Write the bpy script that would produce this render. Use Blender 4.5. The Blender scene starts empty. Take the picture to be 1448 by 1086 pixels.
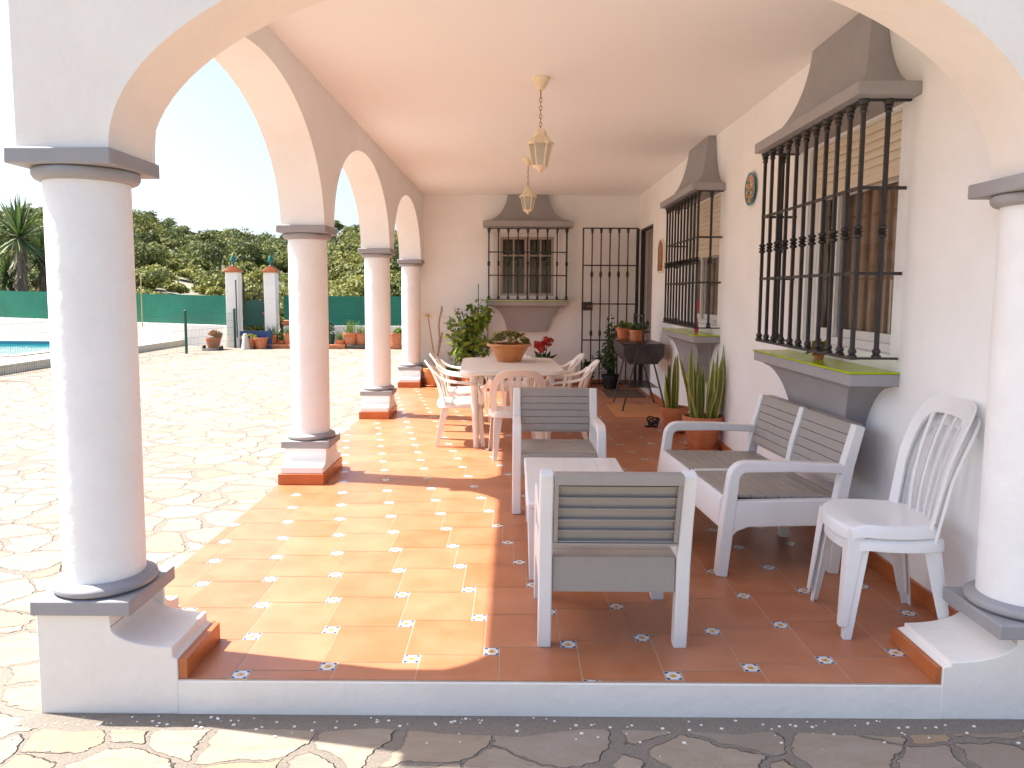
import bpy, math, random
import numpy as np
from mathutils import Vector, Matrix, noise
random.seed(7); rng = np.random.default_rng(7)
PI = math.pi
S = bpy.context.scene
COL = S.collection

# ------------------------------------------------------------------ camera
CAMZ = 1.481
f_px, shift_px, pitch, yaw, roll = 1057.0, -28.3, .0948, -.0023, .0055
cam_d = bpy.data.cameras.new('camera'); cam = bpy.data.objects.new('camera', cam_d); COL.objects.link(cam)
cam_d.sensor_width = 36; cam_d.lens = 36*f_px/1448; 
cam_d.shift_y = shift_px/1448
cam_d.clip_start = .05; cam_d.clip_end = 1500
Fv = Vector((math.sin(yaw)*math.cos(pitch), math.cos(yaw)*math.cos(pitch), -math.sin(pitch)))
R0 = Vector((math.cos(yaw), -math.sin(yaw), 0)); U0 = R0.cross(Fv)
Rv = math.cos(roll)*R0+math.sin(roll)*U0; Uv = -math.sin(roll)*R0+math.cos(roll)*U0
m = Matrix(((Rv.x, Uv.x, -Fv.x), (Rv.y, Uv.y, -Fv.y), (Rv.z, Uv.z, -Fv.z))).to_4x4()
m.translation = Vector((0, 0, CAMZ)); cam.matrix_world = m
S.camera = cam

# ------------------------------------------------------------------ light
TS = Vector((-1, .20, 1.45)).normalized()          # towards the sun
elev = math.asin(TS.z); azim = math.atan2(TS.x, TS.y)
w = bpy.data.worlds.new('World'); S.world = w; w.use_nodes = True
nt = w.node_tree; bg = nt.nodes['Background']
sky = nt.nodes.new('ShaderNodeTexSky'); sky.sky_type = 'NISHITA'; sky.sun_disc = False
sky.sun_elevation = elev; sky.sun_rotation = azim; sky.altitude = 0; sky.air_density = .85; sky.dust_density = 3.2; sky.ozone_density = 2.6
nt.links.new(sky.outputs[0], bg.inputs[0]); bg.inputs[1].default_value = .056
sl = bpy.data.lights.new('sun', 'SUN'); sl.energy = 2.15; sl.angle = math.radians(.6); sl.color = (1, .95, .87)
so = bpy.data.objects.new('sun', sl); COL.objects.link(so); so.rotation_euler = TS.to_track_quat('Z', 'Y').to_euler(); so.location = (-8, 2, 12)
S.view_settings.view_transform = 'Standard'; S.view_settings.look = 'None'; S.view_settings.exposure = 2.55; S.view_settings.gamma = 1
S.cycles.max_bounces = 12; S.cycles.diffuse_bounces = 8

# ------------------------------------------------------------------ materials
def mat(name, col, rough=.6, metal=0, bump=None, var=None, spec=None, trans=0):
    """bump=(scale,strength,dist)  var=(scale, amount, colour2)"""
    M = bpy.data.materials.new(name); M.use_nodes = True; n = M.node_tree.nodes; L = M.node_tree.links
    b = n['Principled BSDF']; b.inputs['Base Color'].default_value = (*col, 1); b.inputs['Roughness'].default_value = rough
    b.inputs['Metallic'].default_value = metal
    if spec is not None: b.inputs['Specular IOR Level'].default_value = spec
    if trans: b.inputs['Transmission Weight'].default_value = trans
    tc = n.new('ShaderNodeTexCoord')
    if var:
        nz = n.new('ShaderNodeTexNoise'); nz.inputs['Scale'].default_value = var[0]; nz.inputs['Detail'].default_value = 6; nz.inputs['Roughness'].default_value = .6
        L.new(tc.outputs['Object'], nz.inputs['Vector'])
        r = n.new('ShaderNodeMapRange'); r.inputs[1].default_value = .4; r.inputs[2].default_value = .68
        L.new(nz.outputs[0], r.inputs[0])
        mu = n.new('ShaderNodeMath'); mu.operation = 'MULTIPLY'; mu.inputs[1].default_value = var[1]; L.new(r.outputs[0], mu.inputs[0])
        mx = n.new('ShaderNodeMixRGB'); mx.inputs[1].default_value = (*col, 1); mx.inputs[2].default_value = (*var[2], 1)
        L.new(mu.outputs[0], mx.inputs[0]); L.new(mx.outputs[0], b.inputs['Base Color'])
    if bump:
        nb = n.new('ShaderNodeTexNoise'); nb.inputs['Scale'].default_value = bump[0]; nb.inputs['Detail'].default_value = 5
        L.new(tc.outputs['Object'], nb.inputs['Vector'])
        bp = n.new('ShaderNodeBump'); bp.inputs['Strength'].default_value = bump[1]; bp.inputs['Distance'].default_value = bump[2]
        L.new(nb.outputs[0], bp.inputs['Height']); L.new(bp.outputs[0], b.inputs['Normal'])
    return M

M = {}
M['plaster'] = mat('white_plaster', (.87, .885, .88), .85, bump=(9, .55, .012), var=(1.6, .55, (.79, .79, .77)))
M['plaster_ext'] = mat('exterior_plaster', (.87, .83, .76), .85, bump=(22, .5, .008), var=(2.5, .6, (.79, .74, .67)))
M['shaft'] = mat('painted_column', (.86, .87, .86), .8, bump=(16, .7, .008), var=(3.5, .6, (.77, .76, .74)))
M['ceil'] = mat('ceiling_paint', (.87, .89, .885), .9, bump=(5, .3, .01), var=(.8, .4, (.84, .85, .83)))
M['grey'] = mat('grey_paint', (.31, .305, .315), .62, bump=(14, .5, .006), var=(5, .55, (.37, .36, .365)))
M['iron'] = mat('black_iron', (.022, .02, .02), .42, bump=(60, .3, .002), var=(9, .5, (.045, .038, .034)))
M['terra'] = mat('terracotta_tile', (.50, .17, .062), .38, bump=(6, .12, .004), var=(5, .75, (.60, .235, .10)))
M['skirt'] = mat('terracotta_skirting', (.44, .125, .035), .33, var=(6, .6, (.52, .17, .055)))
M['grout'] = mat('grout', (.56, .40, .29), .9)
M['pot'] = mat('terracotta_pot', (.50, .155, .055), .6, bump=(40, .2, .002), var=(9, .7, (.62, .27, .14)))
M['pot_glaze'] = mat('glazed_terracotta', (.52, .19, .055), .28, var=(10, .6, (.60, .27, .11)))
M['soil'] = mat('soil', (.05, .032, .02), .95, bump=(60, 1, .01))
M['white_pl'] = mat('white_plastic', (.80, .80, .79), .33, var=(6, .4, (.72, .71, .69)))
M['cream_pl'] = mat('cream_plastic', (.80, .755, .69), .36, var=(5, .4, (.74, .68, .61)))
M['taupe'] = mat('taupe_resin', (.33, .30, .27), .45, bump=(90, .15, .001), var=(12, .5, (.37, .34, .305)))
M['groove'] = mat('dark_groove', (.06, .052, .046), .7)
M['green_glass'] = mat('green_glazed_tile', (.40, .50, .006), .22, var=(4, .4, (.30, .42, .008)), spec=.12)
M['cream_metal'] = mat('aged_cream_metal', (.82, .74, .56), .45, bump=(50, .3, .002), var=(25, .6, (.66, .50, .28)))
M['chain'] = mat('brass_chain', (.42, .26, .10), .4, .6)
M['curtain'] = mat('brown_curtain', (.30, .20, .135), .9, bump=(50, .4, .004), var=(7, .8, (.42, .30, .21)))
M['greycurtain'] = mat('grey_curtain', (.20, .18, .16), .9)
M['lace'] = mat('dark_valance', (.055, .04, .034), .9)
M['frame_w'] = mat('white_window_frame', (.74, .73, .71), .4)
M['frame_g'] = mat('beige_window_frame', (.42, .36, .30), .45)
M['shutter'] = mat('cream_shutter', (.74, .65, .51), .5, var=(3, .5, (.68, .56, .40)))
M['door_m'] = mat('mauve_door', (.30, .245, .23), .5)
M['dark'] = mat('dark_interior', (.03, .027, .025), .9)
M['bbq'] = mat('barbecue_steel', (.045, .042, .042), .42, .3, bump=(30, .4, .003), var=(7, .8, (.09, .08, .075)))
M['green_paint'] = mat('dark_green_paint', (.012, .075, .05), .4)
M['teal'] = mat('teal_glaze', (.01, .14, .11), .2)
M['blue'] = mat('blue_panel', (.018, .05, .16), .5, var=(6, .5, (.03, .08, .2)))
M['wood'] = mat('bamboo_pole', (.45, .30, .10), .7)
M['stem'] = mat('pale_stem', (.36, .27, .18), .8, bump=(60, .5, .004), var=(20, .7, (.22, .14, .08)))
M['bark'] = mat('bark', (.13, .10, .08), .9, bump=(20, 1, .02), var=(8, .7, (.2, .165, .13)))
M['mat_f'] = mat('tan_mat', (.52, .22, .08), .95, bump=(200, .5, .003))
M['stone'] = mat('pale_coping', (.60, .53, .44), .8, bump=(10, .5, .01), var=(3, .8, (.48, .43, .36)))
M['rubber'] = mat('black_rubber', (.015, .015, .016), .5)
M['net_w'] = mat('fence_wire', (.05, .12, .10), .5)
M['straw'] = mat('dry_leaf', (.62, .44, .17), .8)
M['red_fl'] = mat('red_flower', (.40, .016, .012), .6, var=(30, .6, (.6, .05, .03)))
M['red_cloth'] = mat('red_cloth', (.45, .02, .03), .8)
M['label_w'] = mat('pale_print', (.7, .68, .62), .6)
M['plate_rim'] = mat('plate_rim', (.03, .20, .26), .25)
M['skirt_palm'] = mat('dead_palm_leaves', (.20, .15, .10), .95, var=(20, .8, (.30, .24, .17)))

def nodes(M_): return M_.node_tree.nodes, M_.node_tree.links
def leafmat(name, c1, c2, rough=.55, trans=.25, attr=False):
    M_ = bpy.data.materials.new(name); M_.use_nodes = True; n, L = nodes(M_); b = n['Principled BSDF']
    g = n.new('ShaderNodeNewGeometry'); mx = n.new('ShaderNodeMixRGB'); mx.inputs[1].default_value = (*c1, 1); mx.inputs[2].default_value = (*c2, 1)
    if attr:
        a = n.new('ShaderNodeAttribute'); a.attribute_name = 'tint'
        ad = n.new('ShaderNodeMath'); ad.operation = 'MULTIPLY_ADD'; ad.inputs[1].default_value = .4; L.new(g.outputs['Random Per Island'], ad.inputs[0])
        m2 = n.new('ShaderNodeMath'); m2.operation = 'MULTIPLY'; m2.inputs[1].default_value = .75; L.new(a.outputs['Fac'], m2.inputs[0]); L.new(m2.outputs[0], ad.inputs[2])
        L.new(ad.outputs[0], mx.inputs[0])
    else: L.new(g.outputs['Random Per Island'], mx.inputs[0])
    L.new(mx.outputs[0], b.inputs['Base Color']); b.inputs['Roughness'].default_value = rough
    t = n.new('ShaderNodeBsdfTranslucent'); L.new(mx.outputs[0], t.inputs[0]); ms = n.new('ShaderNodeMixShader'); ms.inputs[0].default_value = trans
    L.new(b.outputs[0], ms.inputs[1]); L.new(t.outputs[0], ms.inputs[2]); L.new(ms.outputs[0], n['Material Output'].inputs[0])
    return M_
M['leaf'] = leafmat('broad_green_leaf', (.06, .13, .015), (.24, .33, .04), .4)
M['leaf_dk'] = leafmat('dark_green_leaf', (.02, .05, .012), (.07, .12, .03))
M['leaf_lt'] = leafmat('light_green_leaf', (.08, .16, .02), (.24, .33, .06))
M['leaf_y'] = leafmat('yellow_leaf', (.35, .30, .03), (.16, .22, .03))
M['succ'] = leafmat('succulent_leaf', (.10, .15, .035), (.42, .33, .07), .5)
M['succ_pk'] = leafmat('pinkish_succulent_leaf', (.42, .20, .12), (.45, .33, .12), .5)
M['orange_lf'] = leafmat('orange_leaf', (.5, .14, .05), (.25, .2, .05))
M['hill_lf'] = leafmat('hill_foliage', (.04, .075, .025), (.27, .265, .06), .7, .28, attr=True)
M['palm_lf'] = leafmat('palm_leaf', (.035, .075, .02), (.13, .18, .05), .5)

# snake plant: banded green blade, yellow margins (UV.x across the blade)
def snake_mat():
    M_ = bpy.data.materials.new('snake_plant_leaf'); M_.use_nodes = True; n, L = nodes(M_); b = n['Principled BSDF']; b.inputs['Roughness'].default_value = .4
    uv = n.new('ShaderNodeUVMap'); sp = n.new('ShaderNodeSeparateXYZ'); L.new(uv.outputs[0], sp.inputs[0])
    wv = n.new('ShaderNodeTexWave'); wv.bands_direction = 'Y'; wv.inputs['Scale'].default_value = 6; wv.inputs['Distortion'].default_value = 9; wv.inputs['Detail'].default_value = 3; L.new(uv.outputs[0], wv.inputs[0])
    c = n.new('ShaderNodeMixRGB'); c.inputs[1].default_value = (.06, .11, .02, 1); c.inputs[2].default_value = (.24, .29, .08, 1); L.new(wv.outputs[1], c.inputs[0])
    a = n.new('ShaderNodeMath'); a.operation = 'SUBTRACT'; a.inputs[1].default_value = .5; L.new(sp.outputs[0], a.inputs[0])
    ab = n.new('ShaderNodeMath'); ab.operation = 'ABSOLUTE'; L.new(a.outputs[0], ab.inputs[0])
    gt = n.new('ShaderNodeMath'); gt.operation = 'GREATER_THAN'; gt.inputs[1].default_value = .31; L.new(ab.outputs[0], gt.inputs[0])
    c2 = n.new('ShaderNodeMixRGB'); c2.inputs[2].default_value = (.50, .47, .10, 1); L.new(gt.outputs[0], c2.inputs[0]); L.new(c.outputs[0], c2.inputs[1])
    L.new(c2.outputs[0], b.inputs['Base Color']); return M_
M['snake'] = snake_mat()

def glass_mat(name, tint=(.9, .92, .9), rough=.02):
    M_ = bpy.data.materials.new(name); M_.use_nodes = True; n, L = nodes(M_)
    g = n.new('ShaderNodeBsdfGlossy'); g.inputs['Roughness'].default_value = rough
    t = n.new('ShaderNodeBsdfTransparent'); t.inputs[0].default_value = (*tint, 1)
    fr = n.new('ShaderNodeFresnel'); fr.inputs[0].default_value = 1.5
    ms = n.new('ShaderNodeMixShader'); L.new(fr.outputs[0], ms.inputs[0]); L.new(t.outputs[0], ms.inputs[1]); L.new(g.outputs[0], ms.inputs[2])
    L.new(ms.outputs[0], n['Material Output'].inputs[0]); return M_
M['glass'] = glass_mat('window_glass', (.98, .98, .97))
def frosted():
    M_ = bpy.data.materials.new('frosted_glass'); M_.use_nodes = True; n, L = nodes(M_)
    d = n.new('ShaderNodeBsdfTranslucent'); d.inputs[0].default_value = (.75, .75, .72, 1); g = n.new('ShaderNodeBsdfGlossy'); g.inputs['Roughness'].default_value = .2
    t = n.new('ShaderNodeBsdfTransparent'); t.inputs[0].default_value = (.85, .85, .82, 1)
    m1 = n.new('ShaderNodeMixShader'); m1.inputs[0].default_value = .5; L.new(d.outputs[0], m1.inputs[1]); L.new(t.outputs[0], m1.inputs[2])
    m2 = n.new('ShaderNodeMixShader'); m2.inputs[0].default_value = .1; L.new(m1.outputs[0], m2.inputs[1]); L.new(g.outputs[0], m2.inputs[2]); L.new(m2.outputs[0], n['Material Output'].inputs[0]); return M_
M['frost'] = frosted()

def paving_mat():
    M_ = bpy.data.materials.new('crazy_paving'); M_.use_nodes = True; n, L = nodes(M_); b = n['Principled BSDF']
    tc = n.new('ShaderNodeTexCoord'); mp = n.new('ShaderNodeMapping'); mp.inputs['Scale'].default_value = (3.0, 3.7, 1); mp.inputs['Location'].default_value = (3.37, 1.9, 0); mp.inputs['Rotation'].default_value = (0, 0, .12); L.new(tc.outputs['Object'], mp.inputs[0])
    def noisev(scale, amt, detail=3):
        nz = n.new('ShaderNodeTexNoise'); nz.inputs['Scale'].default_value = scale; nz.inputs['Detail'].default_value = detail; L.new(mp.outputs[0], nz.inputs['Vector'])
        s = n.new('ShaderNodeVectorMath'); s.operation = 'SUBTRACT'; s.inputs[1].default_value = (.5, .5, .5); L.new(nz.outputs['Color'], s.inputs[0])
        k = n.new('ShaderNodeVectorMath'); k.operation = 'SCALE'; k.inputs[3].default_value = amt; L.new(s.outputs[0], k.inputs[0]); return k
    k1 = noisev(1.1, .45, 2); k2 = noisev(7, .16, 5)
    a1 = n.new('ShaderNodeVectorMath'); L.new(mp.outputs[0], a1.inputs[0]); L.new(k1.outputs[0], a1.inputs[1])
    a2 = n.new('ShaderNodeVectorMath'); L.new(a1.outputs[0], a2.inputs[0]); L.new(k2.outputs[0], a2.inputs[1])
    flat = n.new('ShaderNodeVectorMath'); flat.operation = 'MULTIPLY'; flat.inputs[1].default_value = (1, 1, 0); L.new(a2.outputs[0], flat.inputs[0])
    ve = n.new('ShaderNodeTexVoronoi'); ve.feature = 'DISTANCE_TO_EDGE'; ve.inputs['Scale'].default_value = 1; L.new(flat.outputs[0], ve.inputs['Vector'])
    vc = n.new('ShaderNodeTexVoronoi'); vc.feature = 'F1'; vc.inputs['Scale'].default_value = 1; L.new(flat.outputs[0], vc.inputs['Vector'])
    # joint mask
    nw = n.new('ShaderNodeTexNoise'); nw.inputs['Scale'].default_value = 2.2; L.new(tc.outputs['Object'], nw.inputs['Vector'])
    wd = n.new('ShaderNodeMapRange'); wd.inputs[1].default_value = .35; wd.inputs[2].default_value = .65; wd.inputs[3].default_value = .008; wd.inputs[4].default_value = .068; L.new(nw.outputs[0], wd.inputs[0])
    sb = n.new('ShaderNodeMath'); sb.operation = 'SUBTRACT'; L.new(ve.outputs['Distance'], sb.inputs[0]); L.new(wd.outputs[0], sb.inputs[1])
    jm = n.new('ShaderNodeMapRange'); jm.inputs[1].default_value = 0; jm.inputs[2].default_value = .014; L.new(sb.outputs[0], jm.inputs[0])
    ramp = n.new('ShaderNodeValToRGB'); e = ramp.color_ramp.elements
    e[0].position = 0; e[0].color = (.32, .25, .18, 1); e[1].position = 1; e[1].color = (.33, .275, .215, 1)
    for p, c in ((.2, (.33, .28, .22)), (.4, (.25, .22, .185)), (.55, (.34, .24, .15)), (.7, (.34, .30, .25)), (.85, (.29, .25, .21))):
        q = e.new(p); q.color = (*c, 1)
    sx = n.new('ShaderNodeSeparateColor'); L.new(vc.outputs['Color'], sx.inputs[0]); L.new(sx.outputs[0], ramp.inputs[0])
    # streaks and stains in the stones
    mp2 = n.new('ShaderNodeMapping'); mp2.inputs['Scale'].default_value = (3, 7, 3); mp2.inputs['Rotation'].default_value = (0, 0, .5); L.new(tc.outputs['Object'], mp2.inputs[0])
    ns = n.new('ShaderNodeTexNoise'); ns.inputs['Scale'].default_value = 1.6; ns.inputs['Detail'].default_value = 9; ns.inputs['Roughness'].default_value = .66; ns.inputs['Distortion'].default_value = 1.2; L.new(mp2.outputs[0], ns.inputs['Vector'])
    r2 = n.new('ShaderNodeMapRange'); r2.inputs[1].default_value = .38; r2.inputs[2].default_value = .7; r2.inputs[3].default_value = 0; r2.inputs[4].default_value = .8; L.new(ns.outputs[0], r2.inputs[0])
    mx = n.new('ShaderNodeMixRGB'); mx.inputs[2].default_value = (.26, .19, .13, 1); L.new(r2.outputs[0], mx.inputs[0]); L.new(ramp.outputs[0], mx.inputs[1])
    ng = n.new('ShaderNodeTexNoise'); ng.inputs['Scale'].default_value = 160; ng.inputs['Detail'].default_value = 3; L.new(tc.outputs['Object'], ng.inputs['Vector'])
    gr = n.new('ShaderNodeMapRange'); gr.inputs[1].default_value = .3; gr.inputs[2].default_value = .7; L.new(ng.outputs[0], gr.inputs[0])
    jc = n.new('ShaderNodeMixRGB'); jc.inputs[1].default_value = (.155, .13, .105, 1); jc.inputs[2].default_value = (.235, .20, .165, 1); L.new(gr.outputs[0], jc.inputs[0])
    sxy = n.new('ShaderNodeSeparateXYZ'); L.new(a2.outputs[0], sxy.inputs[0]); so_ = n.new('ShaderNodeSeparateXYZ'); L.new(tc.outputs['Object'], so_.inputs[0])
    kb = n.new('ShaderNodeMath'); kb.operation = 'MULTIPLY_ADD'; kb.inputs[1].default_value = .16; L.new(nw.outputs[0], kb.inputs[0]); kb.inputs[2].default_value = 2.56
    ka = n.new('ShaderNodeMath'); ka.operation = 'LESS_THAN'; L.new(so_.outputs[1], ka.inputs[0]); L.new(kb.outputs[0], ka.inputs[1])     # mortar strip along the front kerb
    kc = n.new('ShaderNodeMath'); kc.operation = 'LESS_THAN'; L.new(so_.outputs[0], kc.inputs[0]); kc.inputs[1].default_value = -1.86
    kd = n.new('ShaderNodeMath'); kd.operation = 'MAXIMUM'; L.new(ka.outputs[0], kd.inputs[0]); L.new(kc.outputs[0], kd.inputs[1])
    jm2 = n.new('ShaderNodeMath'); jm2.operation = 'MULTIPLY'; L.new(jm.outputs[0], jm2.inputs[0]); L.new(kd.outputs[0], jm2.inputs[1]); jm = jm2
    fin = n.new('ShaderNodeMixRGB'); L.new(jm.outputs[0], fin.inputs[0]); L.new(jc.outputs[0], fin.inputs[1]); L.new(mx.outputs[0], fin.inputs[2])
    L.new(fin.outputs[0], b.inputs['Base Color']); b.inputs['Roughness'].default_value = .8
    # height: stones proud of the joints, layered surface
    h1 = n.new('ShaderNodeMath'); h1.operation = 'MULTIPLY_ADD'; h1.inputs[1].default_value = .45; L.new(ns.outputs[0], h1.inputs[0]); L.new(jm.outputs[0], h1.inputs[2])
    h2 = n.new('ShaderNodeMath'); h2.operation = 'MULTIPLY_ADD'; h2.inputs[1].default_value = .12; L.new(ng.outputs[0], h2.inputs[0]); L.new(h1.outputs[0], h2.inputs[2])
    bp = n.new('ShaderNodeBump'); bp.inputs['Strength'].default_value = 1; bp.inputs['Distance'].default_value = .02; L.new(h2.outputs[0], bp.inputs['Height']); L.new(bp.outputs[0], b.inputs['Normal'])
    return M_
M['paving'] = paving_mat()

def inset_mat():
    M_ = bpy.data.materials.new('painted_inset_tile'); M_.use_nodes = True; n, L = nodes(M_); b = n['Principled BSDF']; b.inputs['Roughness'].default_value = .2
    uv = n.new('ShaderNodeUVMap')
    s = n.new('ShaderNodeVectorMath'); s.operation = 'SUBTRACT'; s.inputs[1].default_value = (.5, .5, 0); L.new(uv.outputs[0], s.inputs[0])
    ab = n.new('ShaderNodeVectorMath'); ab.operation = 'ABSOLUTE'; L.new(s.outputs[0], ab.inputs[0])
    sp = n.new('ShaderNodeSeparateXYZ'); L.new(ab.outputs[0], sp.inputs[0])
    def m2(op, a, b_, c=None):
        q = n.new('ShaderNodeMath'); q.operation = op
        for i, v in enumerate((a, b_, c)):
            if v is None: continue
            if isinstance(v, (int, float)): q.inputs[i].default_value = v
            else: L.new(v, q.inputs[i])
        return q.outputs[0]
    x, y = sp.outputs[0], sp.outputs[1]
    r = m2('SQRT', m2('ADD', m2('MULTIPLY', x, x), m2('MULTIPLY', y, y)), 0)
    nz = n.new('ShaderNodeTexNoise'); nz.inputs['Scale'].default_value = 7; L.new(uv.outputs[0], nz.inputs['Vector'])
    rn = m2('ADD', r, m2('MULTIPLY', m2('SUBTRACT', nz.outputs[0], .5), .16))
    yel = m2('LESS_THAN', rn, .19)
    core = m2('LESS_THAN', r, .06)
    cx = m2('SUBTRACT', x, .36); cy_ = m2('SUBTRACT', y, .36)
    rc = m2('SQRT', m2('ADD', m2('MULTIPLY', cx, cx), m2('MULTIPLY', cy_, cy_)), 0)
    rcn = m2('ADD', rc, m2('MULTIPLY', m2('SUBTRACT', nz.outputs[0], .5), .12))
    blue = m2('LESS_THAN', rcn, .115)
    ring = m2('MULTIPLY', m2('GREATER_THAN', rn, .235), m2('LESS_THAN', rn, .275))
    edge = m2('MULTIPLY', m2('GREATER_THAN', m2('MAXIMUM', x, y), .44), m2('LESS_THAN', m2('MAXIMUM', x, y), .475))
    bl = m2('MAXIMUM', m2('MAXIMUM', blue, m2('MULTIPLY', ring, .6)), edge)
    c0 = n.new('ShaderNodeMixRGB'); c0.inputs[1].default_value = (.70, .70, .66, 1); c0.inputs[2].default_value = (.045, .06, .15, 1); L.new(bl, c0.inputs[0])
    c1 = n.new('ShaderNodeMixRGB'); c1.inputs[2].default_value = (.62, .30, .02, 1); L.new(yel, c1.inputs[0]); L.new(c0.outputs[0], c1.inputs[1])
    c2 = n.new('ShaderNodeMixRGB'); c2.inputs[2].default_value = (.45, .12, .01, 1); L.new(core, c2.inputs[0]); L.new(c1.outputs[0], c2.inputs[1])
    L.new(c2.outputs[0], b.inputs['Base Color']); return M_
M['inset'] = inset_mat()

def tile_mat():   # each terracotta tile its own tone
    M_ = bpy.data.materials.new('terracotta_floor_tile'); M_.use_nodes = True; n, L = nodes(M_); b = n['Principled BSDF']
    tc = n.new('ShaderNodeTexCoord'); g = n.new('ShaderNodeNewGeometry')
    nz = n.new('ShaderNodeTexNoise'); nz.inputs['Scale'].default_value = 4.5; nz.inputs['Detail'].default_value = 6; nz.inputs['Roughness'].default_value = .62; L.new(tc.outputs['Object'], nz.inputs['Vector'])
    ad = n.new('ShaderNodeMath'); ad.operation = 'MULTIPLY_ADD'; ad.inputs[1].default_value = .5; L.new(g.outputs['Random Per Island'], ad.inputs[0])
    mr = n.new('ShaderNodeMapRange'); mr.inputs[1].default_value = .35; mr.inputs[2].default_value = .7; mr.inputs[4].default_value = .65; L.new(nz.outputs[0], mr.inputs[0]); L.new(mr.outputs[0], ad.inputs[2])
    mx = n.new('ShaderNodeMixRGB'); mx.inputs[1].default_value = (.38, .13, .05, 1); mx.inputs[2].default_value = (.49, .205, .11, 1); L.new(ad.outputs[0], mx.inputs[0]); L.new(mx.outputs[0], b.inputs['Base Color'])
    rr = n.new('ShaderNodeMapRange'); rr.inputs[3].default_value = .28; rr.inputs[4].default_value = .5; L.new(nz.outputs[0], rr.inputs[0]); L.new(rr.outputs[0], b.inputs['Roughness'])
    bp = n.new('ShaderNodeBump'); bp.inputs['Strength'].default_value = .15; bp.inputs['Distance'].default_value = .006; L.new(nz.outputs[0], bp.inputs['Height']); L.new(bp.outputs[0], b.inputs['Normal'])
    return M_
M['tile'] = tile_mat()

def screen_mat():
    M_ = bpy.data.materials.new('green_shade_netting'); M_.use_nodes = True; n, L = nodes(M_); b = n['Principled BSDF']
    tc = n.new('ShaderNodeTexCoord'); nz = n.new('ShaderNodeTexNoise'); nz.inputs['Scale'].default_value = 1.2; nz.inputs['Detail'].default_value = 5; L.new(tc.outputs['Object'], nz.inputs['Vector'])
    mp = n.new('ShaderNodeMapping'); mp.inputs['Rotation'].default_value = (0, PI/4, 0); L.new(tc.outputs['Object'], mp.inputs[0])
    ck = n.new('ShaderNodeTexChecker'); ck.inputs['Scale'].default_value = 15; L.new(mp.outputs[0], ck.inputs[0])
    mx = n.new('ShaderNodeMixRGB'); mx.inputs[1].default_value = (.002, .10, .055, 1); mx.inputs[2].default_value = (.02, .26, .17, 1); L.new(nz.outputs[0], mx.inputs[0])
    m2_ = n.new('ShaderNodeMixRGB'); m2_.blend_type = 'MULTIPLY'; m2_.inputs[0].default_value = .22; L.new(mx.outputs[0], m2_.inputs[1]); L.new(ck.outputs[0], m2_.inputs[2])
    L.new(m2_.outputs[0], b.inputs['Base Color']); b.inputs['Roughness'].default_value = .7; return M_
M['screen'] = screen_mat()
def water_mat():
    M_ = bpy.data.materials.new('pool_water'); M_.use_nodes = True; n, L = nodes(M_); b = n['Principled BSDF']
    b.inputs['Base Color'].default_value = (.01, .28, .30, 1); b.inputs['Roughness'].default_value = .08
    tc = n.new('ShaderNodeTexCoord'); nz = n.new('ShaderNodeTexNoise'); nz.inputs['Scale'].default_value = 4; L.new(tc.outputs['Object'], nz.inputs['Vector'])
    bp = n.new('ShaderNodeBump'); bp.inputs['Strength'].default_value = .3; bp.inputs['Distance'].default_value = .03; L.new(nz.outputs[0], bp.inputs['Height']); L.new(bp.outputs[0], b.inputs['Normal'])
    mx = n.new('ShaderNodeMixRGB'); mx.inputs[1].default_value = (.005, .17, .20, 1); mx.inputs[2].default_value = (.02, .34, .36, 1); L.new(nz.outputs[0], mx.inputs[0]); L.new(mx.outputs[0], b.inputs['Base Color']); return M_
M['water'] = water_mat()
def hill_mat():
    M_ = bpy.data.materials.new('scrub_ground'); M_.use_nodes = True; n, L = nodes(M_); b = n['Principled BSDF']; b.inputs['Roughness'].default_value = .95
    tc = n.new('ShaderNodeTexCoord'); nz = n.new('ShaderNodeTexNoise'); nz.inputs['Scale'].default_value = .09; nz.inputs['Detail'].default_value = 9; nz.inputs['Roughness'].default_value = .7; L.new(tc.outputs['Object'], nz.inputs['Vector'])
    r = n.new('ShaderNodeValToRGB'); e = r.color_ramp.elements; e[0].position = .38; e[0].color = (.05, .06, .02, 1); e[1].position = .66; e[1].color = (.34, .31, .25, 1)
    q = e.new(.52); q.color = (.10, .10, .045, 1); L.new(nz.outputs[0], r.inputs[0]); L.new(r.outputs[0], b.inputs['Base Color']); return M_
M['hill'] = hill_mat()
def art_mat(name, cols, scale):
    M_ = bpy.data.materials.new(name); M_.use_nodes = True; n, L = nodes(M_); b = n['Principled BSDF']; b.inputs['Roughness'].default_value = .25
    tc = n.new('ShaderNodeTexCoord'); nz = n.new('ShaderNodeTexNoise'); nz.inputs['Scale'].default_value = scale; nz.inputs['Detail'].default_value = 2; L.new(tc.outputs['Object'], nz.inputs['Vector'])
    r = n.new('ShaderNodeValToRGB'); r.color_ramp.interpolation = 'CONSTANT'; e = r.color_ramp.elements
    e[0].position = 0; e[0].color = (*cols[0], 1); e[1].position = .40; e[1].color = (*cols[1], 1)
    for i, c in enumerate(cols[2:]): q = e.new(.47+.055*i); q.color = (*c, 1)
    L.new(nz.outputs[0], r.inputs[0]); L.new(r.outputs[0], b.inputs['Base Color']); return M_
M['art'] = art_mat('painted_scene', [(.04, .22, .05), (.02, .15, .24), (.55, .33, .02), (.5, .10, .02), (.6, .55, .4), (.03, .1, .2)], 26)
M['art2'] = art_mat('painted_tiles', [(.25, .08, .02), (.45, .16, .03), (.03, .05, .09), (.5, .25, .08), (.25, .12, .05)], 14)

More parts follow.
